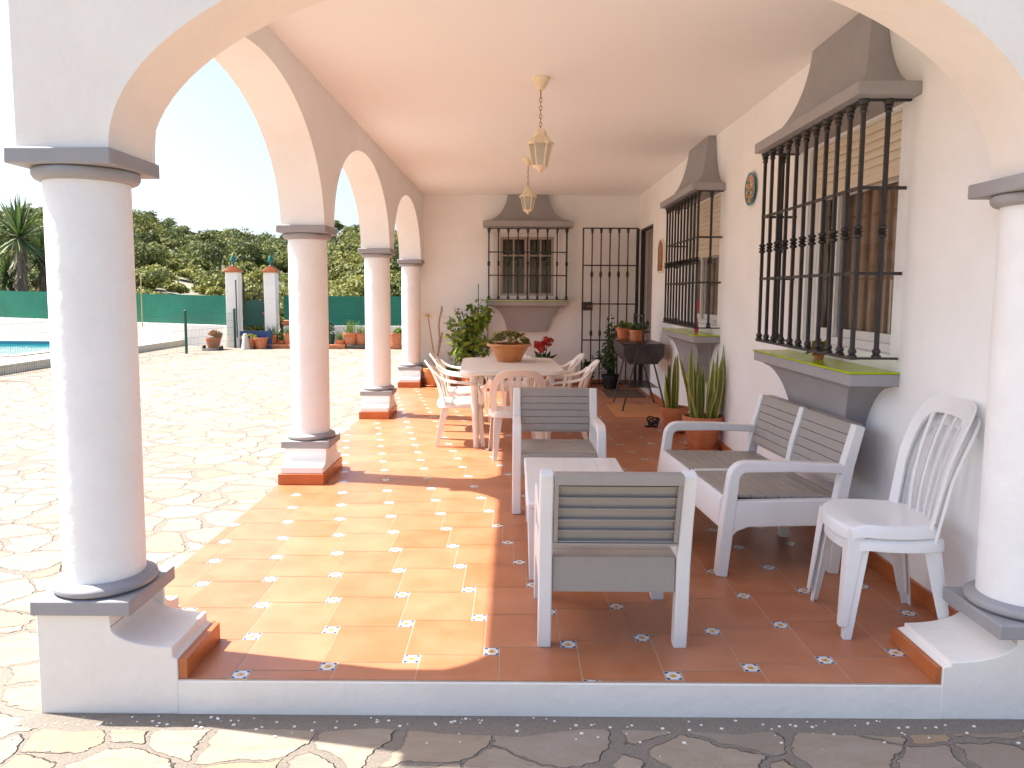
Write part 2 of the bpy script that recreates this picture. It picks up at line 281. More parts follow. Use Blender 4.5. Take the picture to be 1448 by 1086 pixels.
# ------------------------------------------------------------------ mesh helpers
class MB:
    def __init__(s): s.v = []; s.f = []; s.m = []; s.uv = None
    def add(s, vs, fs, mi=0):
        o = len(s.v); s.v += [tuple(p) for p in vs]; s.f += [tuple(i+o for i in f) for f in fs]; s.m += [mi]*len(fs); return s
    def box(s, x0, x1, y0, y1, z0, z1, mi=0):
        return s.add([(x0,y0,z0),(x1,y0,z0),(x1,y1,z0),(x0,y1,z0),(x0,y0,z1),(x1,y0,z1),(x1,y1,z1),(x0,y1,z1)],
                     [(0,3,2,1),(4,5,6,7),(0,1,5,4),(1,2,6,5),(2,3,7,6),(3,0,4,7)], mi)
    def prism(s, pts, a0, a1, ax='x', mi=0):
        """2-D polygon extruded along an axis: ax x -> pts are (y,z); y -> (x,z); z -> (x,y)"""
        n = len(pts)
        def P(p, a): return {'x': (a, p[0], p[1]), 'y': (p[0], a, p[1]), 'z': (p[0], p[1], a)}[ax]
        vs = [P(p, a0) for p in pts]+[P(p, a1) for p in pts]
        fs = [tuple(range(n)), tuple(range(2*n-1, n-1, -1))]+[(i, i+n, (i+1) % n+n, (i+1) % n) for i in range(n)]
        return s.add(vs, fs, mi)
    def ribbon(s, path, wd, a0, a1, ax='x', mi=0):
        """thick polyline in 2-D extruded along an axis, as a chain of quads"""
        n = len(path); L_, R_ = [], []
        wds = wd if isinstance(wd, (list, tuple)) else [wd]*n
        for i, p in enumerate(path):
            a = path[max(i-1, 0)]; b = path[min(i+1, n-1)]
            d = Vector((b[0]-a[0], b[1]-a[1])).normalized(); nr = Vector((-d.y, d.x))
            if 0 < i < n-1:
                d1 = Vector((p[0]-a[0], p[1]-a[1])).normalized(); c = max(.5, d.dot(d1))
            else: c = 1
            h = wds[i]/2/c
            L_.append((p[0]+nr.x*h, p[1]+nr.y*h)); R_.append((p[0]-nr.x*h, p[1]-nr.y*h))
        def P(p, a): return {'x': (a, p[0], p[1]), 'y': (p[0], a, p[1]), 'z': (p[0], p[1], a)}[ax]
        vs = []
        for i in range(n): vs += [P(L_[i], a0), P(R_[i], a0), P(R_[i], a1), P(L_[i], a1)]
        fs = [(0, 1, 2, 3), (4*n-1, 4*n-2, 4*n-3, 4*n-4)]
        for i in range(n-1):
            for k in range(4): fs.append((4*i+k, 4*i+(k+1) % 4, 4*i+4+(k+1) % 4, 4*i+4+k))
        return s.add(vs, fs, mi)
    def tube(s, pts, r, k=8, mi=0, cap=True):
        pts = [Vector(p) for p in pts]; n = len(pts); rs = r if isinstance(r, (list, tuple)) else [r]*n
        vs = []; fs = []; prev = None
        for i, p in enumerate(pts):
            d = (pts[min(i+1, n-1)]-pts[max(i-1, 0)]).normalized()
            if prev is None: u = d.orthogonal().normalized()
            else: u = (prev-d*prev.dot(d)).normalized()
            prev = u; v = d.cross(u)
            for j in range(k):
                a = 2*PI*j/k; vs.append(p+(u*math.cos(a)+v*math.sin(a))*rs[i])
        for i in range(n-1):
            for j in range(k): fs.append((i*k+j, i*k+(j+1) % k, (i+1)*k+(j+1) % k, (i+1)*k+j))
        if cap: fs.append(tuple(range(k-1, -1, -1))); fs.append(tuple((n-1)*k+j for j in range(k)))
        return s.add(vs, fs, mi)
    def lathe(s, prof, cx=0, cy=0, k=32, mi=0, z0=0, sx=1, sy=1):
        vs = []; fs = []; n = len(prof)
        for r, z in prof:
            for j in range(k): a = 2*PI*j/k; vs.append((cx+r*sx*math.cos(a), cy+r*sy*math.sin(a), z+z0))
        for i in range(n-1):
            for j in range(k): fs.append((i*k+j, i*k+(j+1) % k, (i+1)*k+(j+1) % k, (i+1)*k+j))
        fs.append(tuple(range(k-1, -1, -1))); fs.append(tuple((n-1)*k+j for j in range(k)))
        return s.add(vs, fs, mi)
    def loft(s, rings, mi=0, cap=True):
        k = len(rings[0]); vs = [p for r in rings for p in r]; fs = []
        for i in range(len(rings)-1):
            for j in range(k): fs.append((i*k+j, i*k+(j+1) % k, (i+1)*k+(j+1) % k, (i+1)*k+j))
        if cap: fs.append(tuple(range(k-1, -1, -1))); fs.append(tuple((len(rings)-1)*k+j for j in range(k)))
        return s.add(vs, fs, mi)
    def build(s, name, mats, parent=None, bevel=0, smooth=True, angle=35, loc=None, uv=None, recalc=True):
        me = bpy.data.meshes.new(name); me.from_pydata(s.v, [], s.f)
        if not isinstance(mats, (list, tuple)): mats = [mats]
        for a in mats: me.materials.append(M[a] if isinstance(a, str) else a)
        if len(mats) > 1: me.polygons.foreach_set('material_index', s.m)
        if recalc:
            import bmesh
            bm = bmesh.new(); bm.from_mesh(me); bmesh.ops.recalc_face_normals(bm, faces=bm.faces); bm.to_mesh(me); bm.free()
        if uv is not None:
            lay = me.uv_layers.new(name='UVMap'); lay.data.foreach_set('uv', uv)
        if smooth:
            me.shade_smooth(); me.set_sharp_from_angle(angle=math.radians(angle))
        o = bpy.data.objects.new(name, me); COL.objects.link(o)
        if parent: o.parent = parent
        if loc: o.location = loc
        if bevel:
            b = o.modifiers.new('bevel', 'BEVEL'); b.width = bevel; b.segments = 2; b.limit_method = 'ANGLE'; b.angle_limit = math.radians(40); b.harden_normals = False
        return o
def empty(name, loc=(0, 0, 0), rz=0, label=None, cat=None, group=None):
    o = bpy.data.objects.new(name, None); COL.objects.link(o); o.location = loc; o.rotation_euler = (0, 0, rz); o.empty_display_size = .2
    tag(o, label, cat, group); return o
def tag(o, label=None, cat=None, group=None, kind=None):
    if label: o['label'] = label
    if cat: o['category'] = cat
    if group: o['group'] = group
    if kind: o['kind'] = kind
    return o
KIDS = {}
def copy_tree(o, parent=None):
    c = o.copy(); COL.objects.link(c)
    if parent: c.parent = parent
    for ch in list(o.children): copy_tree(ch, c)
    return c

GZ = -.14      # courtyard level
CZ = 3.03      # porch ceiling
# ------------------------------------------------------------------ ground, terrain
b = MB(); b.add([(-34, -16, GZ), (14, -16, GZ), (14, 22.2, GZ), (-8.3, 22.0, GZ), (-34, 28.5, GZ)], [(0, 1, 2, 3, 4)])
g = b.build('courtyard_paving', 'paving', smooth=False); tag(g, 'courtyard floor of cream irregular flagstones with sandy joints', 'paving', kind='structure')

def ridge_px(az):   # skyline (terrain) row of the photograph's ridge by azimuth, as elevation above eye
    px = 729+1057*math.tan(az) if abs(az) < 1.2 else -3000
    xs = [-900, 0, 120, 190, 240, 290, 330, 400, 470, 510, 560, 640, 900]
    ys = [352, 346, 339, 337, 343, 353, 354, 355, 351, 342, 339, 352, 370]
    return float(np.interp(px, xs, ys))
def terrain_z(r, az):
    t = min(max((r-25)/117, 0), 1); t2 = t if r < 142 else max(0, 1-(r-142)/160)
    h = CAMZ+(414-ridge_px(az))/1057*142/max(.5, math.cos(az))*1.0
    n_ = noise.noise(Vector((r*.035*math.sin(az)*3, r*.035*math.cos(az)*3, 0)))
    X_, Y_ = r*math.sin(az), r*math.cos(az); d_ = Y_-(22+max(0, -8.45-X_)*.246)-.6
    base = -.35+(h+.35)*(t2**.92)+n_*1.1*min(1, t*4)
    if X_ < 12 and Y_ > 0: base = -.35+(base+.35)*min(1, max(0, d_/1.5))
    return base if r > 25 else -.35
NR, NA = 70, 220
rs = [0.01, 15, 24, 26]+list(np.linspace(26.5, 142, 60))+list(np.linspace(150, 420, 20))
vs = []
for r in rs:
    for j in range(NA):
        az = -PI+2*PI*j/NA; vs.append((r*math.sin(az), r*math.cos(az), terrain_z(r, az)))
fs = [(i*NA+j, i*NA+(j+1) % NA, (i+1)*NA+(j+1) % NA, (i+1)*NA+j) for i in range(len(rs)-1) for j in range(NA)]
b = MB(); b.add(vs, fs); o = b.build('hillside_ground', 'hill', recalc=True); tag(o, 'scrubby hillside rising behind the boundary wall', 'hillside', kind='structure')

def fast_mesh(name, V, Fq, mats, parent=None, tint=None, mi=None):
    me = bpy.data.meshes.new(name); nF = len(Fq); k = Fq.shape[1]
    me.vertices.add(len(V)); me.vertices.foreach_set('co', V.astype(np.float32).ravel())
    me.loops.add(nF*k); me.loops.foreach_set('vertex_index', Fq.astype(np.int32).ravel())
    me.polygons.add(nF); me.polygons.foreach_set('loop_start', np.arange(0, nF*k, k, dtype=np.int32)); me.polygons.foreach_set('loop_total', np.full(nF, k, dtype=np.int32))
    me.update(calc_edges=True)
    for a in (mats if isinstance(mats, (list, tuple)) else [mats]): me.materials.append(M[a])
    if mi is not None: me.polygons.foreach_set('material_index', mi.astype(np.int32))
    if tint is not None:
        at = me.attributes.new('tint', 'FLOAT', 'POINT'); at.data.foreach_set('value', tint.astype(np.float32))
    o = bpy.data.objects.new(name, me); COL.objects.link(o)
    if parent: o.parent = parent
    return o
def leaf_cloud(C, N, size, up=.35, aspect=1.7):
    """diamond leaf quads at centres C with outward direction N"""
    n = len(C); d = N+rng.normal(0, .75, (n, 3)); d[:, 2] += up; d /= np.linalg.norm(d, axis=1)[:, None]
    t = np.cross(d, rng.normal(0, 1, (n, 3))); t /= np.linalg.norm(t, axis=1)[:, None]; s_ = np.cross(d, t)
    sz = (size*rng.uniform(.6, 1.3, n))[:, None]
    V = np.stack([C-t*sz*aspect/2, C+s_*sz/2, C+t*sz*aspect/2, C-s_*sz/2], 1).reshape(-1, 3)
    return V, np.arange(4*n).reshape(-1, 4)
def crown_points(n, rad, hgt, lobes=7):
    L_ = rng.normal(0, 1, (lobes, 3)); L_ /= np.linalg.norm(L_, axis=1)[:, None]; L_[:, 2] = np.abs(L_[:, 2])*.9-.15
    k = rng.integers(0, lobes, n); c = L_[k]*np.array([rad*.55, rad*.55, hgt*.5])
    d = rng.normal(0, 1, (n, 3)); d /= np.linalg.norm(d, axis=1)[:, None]
    rr = rng.uniform(.55, 1, n)[:, None]*rng.uniform(.3, .55, lobes)[k][:, None]
    P = c+d*rr*np.array([rad, rad, hgt*.75]); return P, d
# hillside vegetation
trees = []
tries = 0
while len(trees) < 2300 and tries < 60000:
    tries += 1
    az = rng.uniform(-1.0, .02); r = math.sqrt(rng.uniform(25.5**2, 150**2))

    if r*math.cos(az) < 22+(-8.45-r*math.sin(az))*.246+1.8 or r*math.cos(az) < 24: continue
    if any((r*math.sin(az)-a[0])**2+(r*math.cos(az)-a[1])**2 < (.85+r*.008)**2 for a in trees[-400:]): continue
    dens = noise.noise(Vector((r*math.sin(az)*.05, r*math.cos(az)*.05, 3.3)))
    if (dens < -.28 and r > 60) or (r > 128 and rng.random() < .5): continue
    pxx = 729+1057*math.tan(az)
    if r > 112 and 225 < pxx < 305 and rng.random() < .75: continue
    if r > 60 and 60 < pxx < 560 and noise.noise(Vector((r*math.sin(az)*.11, r*math.cos(az)*.11, 9.1))) > .22: continue
    trees.append((r*math.sin(az), r*math.cos(az), r, az, dens))
trees.sort(key=lambda t: t[2])
KINDS = ['rounded olive-green bush', 'dark green pine', 'yellow-green shrub', 'low grey-green thicket']
allV, allT = [], []
near = []
for i, (x, y, r, az, dens) in enumerate(trees):
    z = terrain_z(r, az)
    px = 729+1057*math.tan(az)
    t_ = float(np.clip(.5+dens*.6+rng.normal(0, .28), 0, 1)); 
    kd_ = rng.random()
    if kd_ < .13 and r > 45: rad = rng.uniform(1.2, 1.9); h = rad*rng.uniform(1.0, 1.5); t_ = rng.uniform(-.05, .25)
    elif kd_ < .5: rad = rng.uniform(.5, 1.0); h = rad*rng.uniform(.6, .9); t_ = rng.uniform(.75, 1.25)
    else: rad = rng.uniform(.9, 1.7)*(1 if r > 50 else .8); h = rad*rng.uniform(.75, 1.25)
    if r < 45: h *= .8; t_ = min(1, t_+.25)
    n = int(700 if r < 60 else 420 if r < 100 else 260); sz = .085+.0011*r
    P, D = crown_points(n, rad, h, rng.integers(5, 10)); P = P+np.array([x, y, z+h*.45])
    V, Fq = leaf_cloud(P, D, sz)
    allV.append(V); allT.append(np.full(len(V), t_))
V = np.concatenate(allV); T = np.concatenate(allT)
o = fast_mesh('hillside_woodland', V, np.arange(len(V)).reshape(-1, 4), 'hill_lf', tint=T)
tag(o, 'dense mass of mixed green scrub and trees covering the hillside', 'woodland', kind='stuff')
NEAR = [(8, 36, 1.0, .8, .35, 'dull green bush above the netting at the far left, under the yucca'),
        (198, 27, .85, .9, .25, 'dark green bush touching the right edge of the first column'),
        (219, 29, 1.0, .75, .8, 'yellow-green bush behind the upright bamboo cane'),
        (243, 27.5, .9, .6, .55, 'low olive bush above the netting, third from the first column'),
        (266, 28, 1.1, .7, .7, 'wide yellow-green bush midway between the first column and the gate'),
        (290, 27, .9, .6, .4, 'small dark olive bush second to the left of the gate pillar'),
        (312, 28, .9, .8, .75, 'light green bush right behind the left gate pillar'),
        (356, 27, 1.0, 1.3, .9, 'tall yellow-green bush seen through the bars of the gate'),
        (398, 27, 1.0, 1.2, .85, 'bright yellow-green bush between the right gate pillar and the second column'),
        (478, 27.5, 1.1, 1.0, .6, 'olive bush above the netting right of the second column'),
        (503, 29, 1.1, 1.2, .85, 'bright green bush above the netting left of the third column'),
        (560, 28, 1.1, 1.5, .35, 'dark green bush between the third and last columns')]
for px, r, rad, h, t_, lb in NEAR:
    az = math.atan((px-729)/1057); x, y = r*math.sin(az)/math.cos(az)*math.cos(az), r*math.cos(az); z = terrain_z(r, az)
    t = empty('bush', (x, y, z), 0, lb, 'bush', 'bushes beyond the boundary wall')
    P, D = crown_points(1500, rad, h, 9); V, Fq = leaf_cloud(P+np.array([0, 0, h*.6+.35]), D, .085)
    fast_mesh('crown', V, Fq, 'hill_lf', t, np.full(len(V), t_))
    b = MB()
    for k in range(4):
        a = rng.uniform(0, 6.28); b.tube([(0, 0, -.2), (.12*math.cos(a), .12*math.sin(a), h*.25), (.45*rad*math.cos(a), .45*rad*math.sin(a), h*.7)], [.07, .05, .02], 6)
    b.build('trunk', 'bark', t)
# a few bare tall trees on the slope
def bare_tree(px, r, hgt, label):
    az = math.atan((px-729)/1057); x, y = r*math.sin(az), r*math.cos(az); z = terrain_z(r, az)
    t = empty('slender_tree', (x, y, z), 0, label, 'tree', 'slender trees on the slope')
    b = MB(); b.tube([(0, 0, -.5), (.1, 0, hgt*.5), (-.1, 0, hgt)], [.16, .11, .05], 6)
    for k in range(5):
        a = rng.uniform(0, 6.28); q = hgt*(.5+.1*k); b.tube([(0, 0, q), (.8*math.cos(a), .8*math.sin(a), q+.7)], [.05, .02], 5)
    b.build('trunk', 'bark', t)
    P, D = crown_points(420, .7, .7, 7); V, Fq = leaf_cloud(P+np.array([0, 0, hgt]), D, .14)
    fast_mesh('crown', V, Fq, 'hill_lf', t, np.full(len(V), .3))
bare_tree(296, 56, 2.9, 'thin dark trunk standing tallest above the scrub left of the gate')
bare_tree(306, 58, 2.5, 'slimmer leaning trunk just left of the gate pillars')
bare_tree(314, 60, 2.3, 'short bare trunk directly above the left gate pillar')
bare_tree(478, 58, 3.0, 'dark trunked pine seen between the second and third columns')

# yucca / palm at the left
def yucca(px, r, z0, trunk_h, heads, label):
    az = math.atan((px-729)/1057); x, y = r*math.sin(az), r*math.cos(az)
    t = empty('yucca_tree', (x, y, z0), 0, label, 'tree', 'yucca trees beyond the pool')
    tr = MB(); sk = MB(); lf = MB()
    for hx, hy, hz, R_ in heads:
        tr.tube([(hx*.25, hy*.25, 0), (hx*.6, hy*.6, hz*.5), (hx, hy, hz)], [.22, .17, .14], 8)
        for k in range(170):
            a = rng.uniform(0, 6.283); e = rng.uniform(-.7, 1.45); L_ = R_*rng.uniform(.75, 1.1)
            d = Vector((math.cos(a)*math.cos(e), math.sin(a)*math.cos(e), math.sin(e)))
            s_ = d.cross(Vector((0, 0, 1))).normalized()*.035; p0 = Vector((hx, hy, hz))
            droop = Vector((0, 0, -.16*L_*math.cos(e)))
            lf.add([p0-s_*.7, p0+d*L_*.55-s_+droop*.3, p0+d*L_+droop, p0+d*L_*.55+s_+droop*.3, p0+s_*.7], [(0, 1, 2, 3, 4)])
        for k in range(130):
            a = rng.uniform(0, 6.283); q = rng.uniform(.25, 1)*hz; p0 = Vector((hx*q/hz, hy*q/hz, q)); rr = rng.uniform(.2, .45)
            p1 = p0+Vector((math.cos(a)*rr, math.sin(a)*rr, -rng.uniform(.4, .9))); s_ = Vector((-math.sin(a), math.cos(a), 0))*.04
            sk.add([p0-s_, p0+s_, p1+s_*.4, p1-s_*.4], [(0, 1, 2, 3)])
    tr.build('trunk', 'bark', t); sk.build('dead_leaf_skirt', 'skirt_palm', t, smooth=False, recalc=False); lf.build('crown', 'palm_lf', t, smooth=False, recalc=False)
yucca(36, 30, -.3, 3.4, [(0, 0, 3.55, 1.5), (-.7, .3, 2.2, .9)], 'tall spiky yucca with shaggy brown trunk left of the first column')
yucca(66, 31, -.3, 3.0, [(0, 0, 2.9, 1.25), (.5, .4, 2.5, 1.0)], 'darker second yucca half hidden behind the first column')

# ------------------------------------------------------------------ terrace floor
XF0, XF1, YF0, YF1 = -1.81, 1.99, 2.735, 12.1
b = MB(); b.box(XF0, 2.2, YF0, 12.3, GZ-.1, -.006); o = b.build('terrace_base', 'plaster_ext', bevel=.006)
tag(o, 'white rendered kerb carrying the tiled terrace', 'kerb', kind='structure')
b = MB(); b.box(XF0+.004, 1.99, YF0+.004, 12.1, -.006, -.0015); grout = b.build('terrace_grout_bed', 'grout'); tag(grout, 'pale grout lines between the terrace tiles', 'grout', kind='structure')
a_, s_ = .323, .067; gp = .004
th = MB(); uvs = []
ox, oy = -.0846-a_-s_/2, 2.974-s_/2
for i in range(-16, 20):
    for j in range(-16, 40):
        bx, by = ox+i*a_-j*s_, oy+i*s_+j*a_
        for kind_, x0, y0, L_ in ((0, bx, by, a_), (1, bx+a_, by, s_)):
            x1, y1 = x0+L_-gp/2, y0+L_-gp/2; x0 += gp/2; y0 += gp/2
            cx0, cx1, cy0, cy1 = max(x0, XF0+.006), min(x1, 1.985), max(y0, YF0+.006), min(y1, 12.09)
            if cx1-cx0 < .004 or cy1-cy0 < .004: continue
            th.add([(cx0, cy0, 0), (cx1, cy0, 0), (cx1, cy1, 0), (cx0, cy1, 0)], [(0, 1, 2, 3)], kind_)
            u = lambda x: (x-x0)/(x1-x0); v = lambda y: (y-y0)/(y1-y0)
            uvs += [u(cx0), v(cy0), u(cx1), v(cy0), u(cx1), v(cy1), u(cx0), v(cy1)]
o = th.build('terrace_floor', ['tile', 'inset'], smooth=False, uv=uvs, recalc=False); tag(o, 'terracotta tiled terrace floor with small painted inset tiles', 'floor', kind='structure')

# ------------------------------------------------------------------ the house
house = empty('house', (0, 0, GZ), 0, 'white rendered house with arcaded porch, grey trim and barred windows', 'house')
def hpart(mb, name, mats, parent=None, **k):
    o = mb.build(name, mats, **k); o.parent = parent or house
    if parent is None: o.matrix_parent_inverse = Matrix.Translation((0, 0, -GZ))
    return o
def hgroup(name, loc=(0, 0, 0)):
    o = bpy.data.objects.new(name, None); COL.objects.link(o); o.parent = house; o.location = (loc[0], loc[1], loc[2]-GZ); return o
# arcade walls (profile with arches, extruded)
def arcade(mb, segs, top, a0, a1, ax):
    """segs: list of (u, z) lower boundary points left to right"""
    n = len(segs)
    def P(u, z, a): return (u, a, z) if ax == 'y' else (a, u, z)
    vs = []
    for u, z in segs: vs += [P(u, z, a0), P(u, z, a1), P(u, top, a0), P(u, top, a1)]
    fs = []
    for i in range(n-1):
        p, q = 4*i, 4*i+4
        fs += [(p, q, q+2, p+2), (p+1, p+3, q+3, q+1), (p, p+1, q+1, q), (p+2, q+2, q+3, p+3)]
    fs += [(0, 2, 3, 1), (4*n-4, 4*n-3, 4*n-1, 4*n-2)]
    mb.add(vs, fs)
def arch(u0, u1, zs0, zs1, h, n=40, dh=0):
    c = (u0+u1)/2; r = (u1-u0)/2; o_ = []
    for i in range(n+1):
        t = PI-PI*i/n; u = c+r*math.cos(t); o_.append((u, zs0+(zs1-zs0)*(u-u0)/(u1-u0)+(h+dh*(u-u0)/(u1-u0))*math.sin(t)))
    return o_
CT = 1.99      # top of capitals
FX0, FX1 = -1.46, 1.91
fr = MB()
arcade(fr, [(-1.79, CT)]+arch(FX0, FX1, CT, CT-.065, .765, 56, .13)+[(2.42, CT-.065), (2.421, GZ), (8, GZ)], 3.42, 2.74, 3.06, 'y')
hpart(fr, 'front_arcade_wall', 'plaster_ext', angle=30)
YC = [2.90, 5.95, 8.96, 11.88]
sd = MB()
segs = [(3.0605, CT)]+arch(3.085, YC[1]-.16, CT, CT, .87)+arch(YC[1]+.16, YC[2]-.16, CT, CT, .83)+arch(YC[2]+.16, YC[3]-.16, CT, CT, .80)+[(YC[3]+.16, CT), (12.1, CT)]
arcade(sd, segs, 3.42, -1.79, -1.455, 'x')
hpart(sd, 'side_arcade_wall', 'plaster', angle=30)
cb = MB(); cb.box(-1.4545, 1.98, 3.0605, 12.1, CZ, CZ+.2); hpart(cb, 'ceiling', 'ceil')
rf = MB(); rf.box(-2.47, 8.2, 2.74, 15, 3.4205, 3.6); hpart(rf, 'roof_slab_added_eave', 'plaster_ext')  # left overhang is an unseen eave, added to cut the sun patch straight
# right wall and back wall with openings
def holed(mb, ax, pos, thick, u0, u1, z0, z1, holes, mi=0):
    """wall in plane ax=pos..pos+thick spanning u and z, with rectangular holes (ua,ub,za,zb)"""
    us = sorted(set([u0, u1]+[h[0] for h in holes]+[h[1] for h in holes])); zs = sorted(set([z0, z1]+[h[2] for h in holes]+[h[3] for h in holes]))
    def P(u, z, a): return (a, u, z) if ax == 'x' else (u, a, z)
    def inh(u, z): return any(h[0] < u < h[1] and h[2] < z < h[3] for h in holes)
    for i in range(len(us)-1):
        for j in range(len(zs)-1):
            ua, ub, za, zb = us[i], us[i+1], zs[j], zs[j+1]
            if inh((ua+ub)/2, (za+zb)/2): continue
            for a in (pos, pos+thick): mb.add([P(ua, za, a), P(ub, za, a), P(ub, zb, a), P(ua, zb, a)], [(0, 1, 2, 3)], mi)
    for ua, ub, za, zb in holes+[(u0, u1, z0, z1)]:
        c = [(ua, za), (ub, za), (ub, zb), (ua, zb)]
        for k in range(4):
            p, q = c[k], c[(k+1) % 4]; mb.add([P(*p, pos), P(*q, pos), P(*q, pos+thick), P(*p, pos+thick)], [(0, 1, 2, 3)], mi)
W1 = (3.93, 5.13, 1.165, 2.44); W2 = (7.30, 8.56, 1.165, 2.44); DR = (10.8, 11.86, .0, 2.48); W3 = (-.27, .68, 1.39, 2.43)
rw = MB(); holed(rw, 'x', 1.98, .26, 3.0605, 12.1, -.002, 3.42, [W1, W2, DR]); hpart(rw, 'side_wall', 'plaster', smooth=False, recalc=False)
bw = MB(); holed(bw, 'y', 12.1, .26, -1.79, 3.2, -.002, 3.42, [W3]); hpart(bw, 'back_wall', 'plaster', smooth=False, recalc=False)
sh = MB(); sh.box(8, 8.2, 3.0605, 15, GZ, 3.42); sh.box(-1.79, 8, 14.8, 15, GZ, 3.42); sh.box(-1.79, -1.6, 12.3605, 14.8, GZ, 3.42); hpart(sh, 'outer_wall', 'plaster_ext')
ifl = MB(); ifl.box(2.2405, 8, 3.06, 14.8, -.05, -.004); ifl.box(-1.6, 2.24, 12.3605, 14.8, -.05, -.004); hpart(ifl, 'indoor_floor', 'dark')
# skirting
sk = MB(); sk.box(1.962, 1.98, 3.07, DR[0]-.06, 0, .085); sk.box(-1.44, 1.98, 12.08, 12.0995, 0, .085); sk.box(1.962, 1.98, DR[1]+.04, 12.08, 0, .085)
hpart(sk, 'skirting_tiles', 'skirt', bevel=.003)

# columns
def column_parts(cx, cy, dz=0):
    t = hgroup('column', (cx, cy, 0))
    m_ = MB(); m_.lathe([(.147, .335+dz), (.149, .8), (.150, 1.2), (.149, 1.93+dz)], k=56); m_.build('shaft', 'shaft', t, angle=50)
    m_ = MB(); H = .19
    m_.box(-H, H, -H, H, .258+dz, .316+dz); m_.lathe([(.172, .3165+dz), (.188, .326+dz), (.192, .338+dz), (.186, .352+dz), (.16, .364+dz)], k=48); m_.build('base_slab', 'grey', t, bevel=.006)
    m_ = MB(); m_.box(-H, H, -H, H, CT-.058+dz, CT+dz-.0005); m_.lathe([(.158, CT-.105+dz), (.176, CT-.098+dz), (.184, CT-.082+dz), (.184, CT-.068+dz), (.178, CT-.0585+dz)], k=48); m_.build('capital', 'grey', t, bevel=.006)
    return t
def flare(y0, h0, y1, z1, n=8):    # concave quarter from (y0,h0) down to (y1,z1)
    return [(y0+(y1-y0)*(1-math.cos(PI/2*i/n)), h0-(h0-z1)*math.sin(PI/2*i/n)) for i in range(n+1)]
AX = -1.63
for cy in YC[1:]:
    t = column_parts(AX, cy)
    half = [(.175, .2575), (.175, .215)]+flare(.175, .20, .30, .135)+[(.30, .085)]
    poly = [(-a, z) for a, z in half[::-1]]+half
    m_ = MB(); m_.prism(poly, -.163, .163, 'x'); m_.build('plinth', 'plaster', t, bevel=.004)
    m_ = MB(); m_.box(-.178, .172, -.318, .318, .0005, .0845); m_.build('tile_skirting', 'skirt', t, bevel=.002)
# corner column, left
t = column_parts(AX, YC[0])
wing = [(-.215+0, .2575)]
pl = MB()
px_ = [(-.182, GZ-.0), (-.182, .2575), (.10, .2575), (.10, .205)]+[(.10+a, z) for a, z in flare(0, .205, .232, .127)]+[(.332, .088), (.350, .080), (.350, GZ)]
pl.prism(px_, -.1665, .16, 'y')
py_ = [(.1605, GZ), (.1605, .2575), (.175, .2575)]+flare(.175, .20, .30, .135)+[(.30, .085), (.32, .085), (.32, GZ)]
pl.prism(py_, -.182, .15, 'x')
pl.build('plinth', 'plaster_ext', t, bevel=.004)
m_ = MB(); m_.box(.3505, .385, -.16, .162, .0005, .0785); m_.box(.1, .36, .1605, .178, .0005, .0785); m_.build('tile_skirting', 'skirt', t, bevel=.002)
# corner column, right
DZ = -.066
t = column_parts(2.02, 2.89, DZ)
pl = MB()
px_ = [(.4, GZ), (.4, .191), (-.10, .191), (-.10, .165)]+[(-.10-a, z) for a, z in flare(0, .165, .245, .088)]+[(-.345, .072), (-.375, .066), (-.375, GZ)]
pl.prism(px_, -.1565, .19, 'y'); pl.build('plinth', 'plaster_ext', t, bevel=.004)
m_ = MB(); m_.box(-.398, -.3755, -.15, .19, .0005, .066); m_.box(-.36, -.05, .1905, .205, .0005, .066); m_.build('tile_skirting', 'skirt', t, bevel=.002)
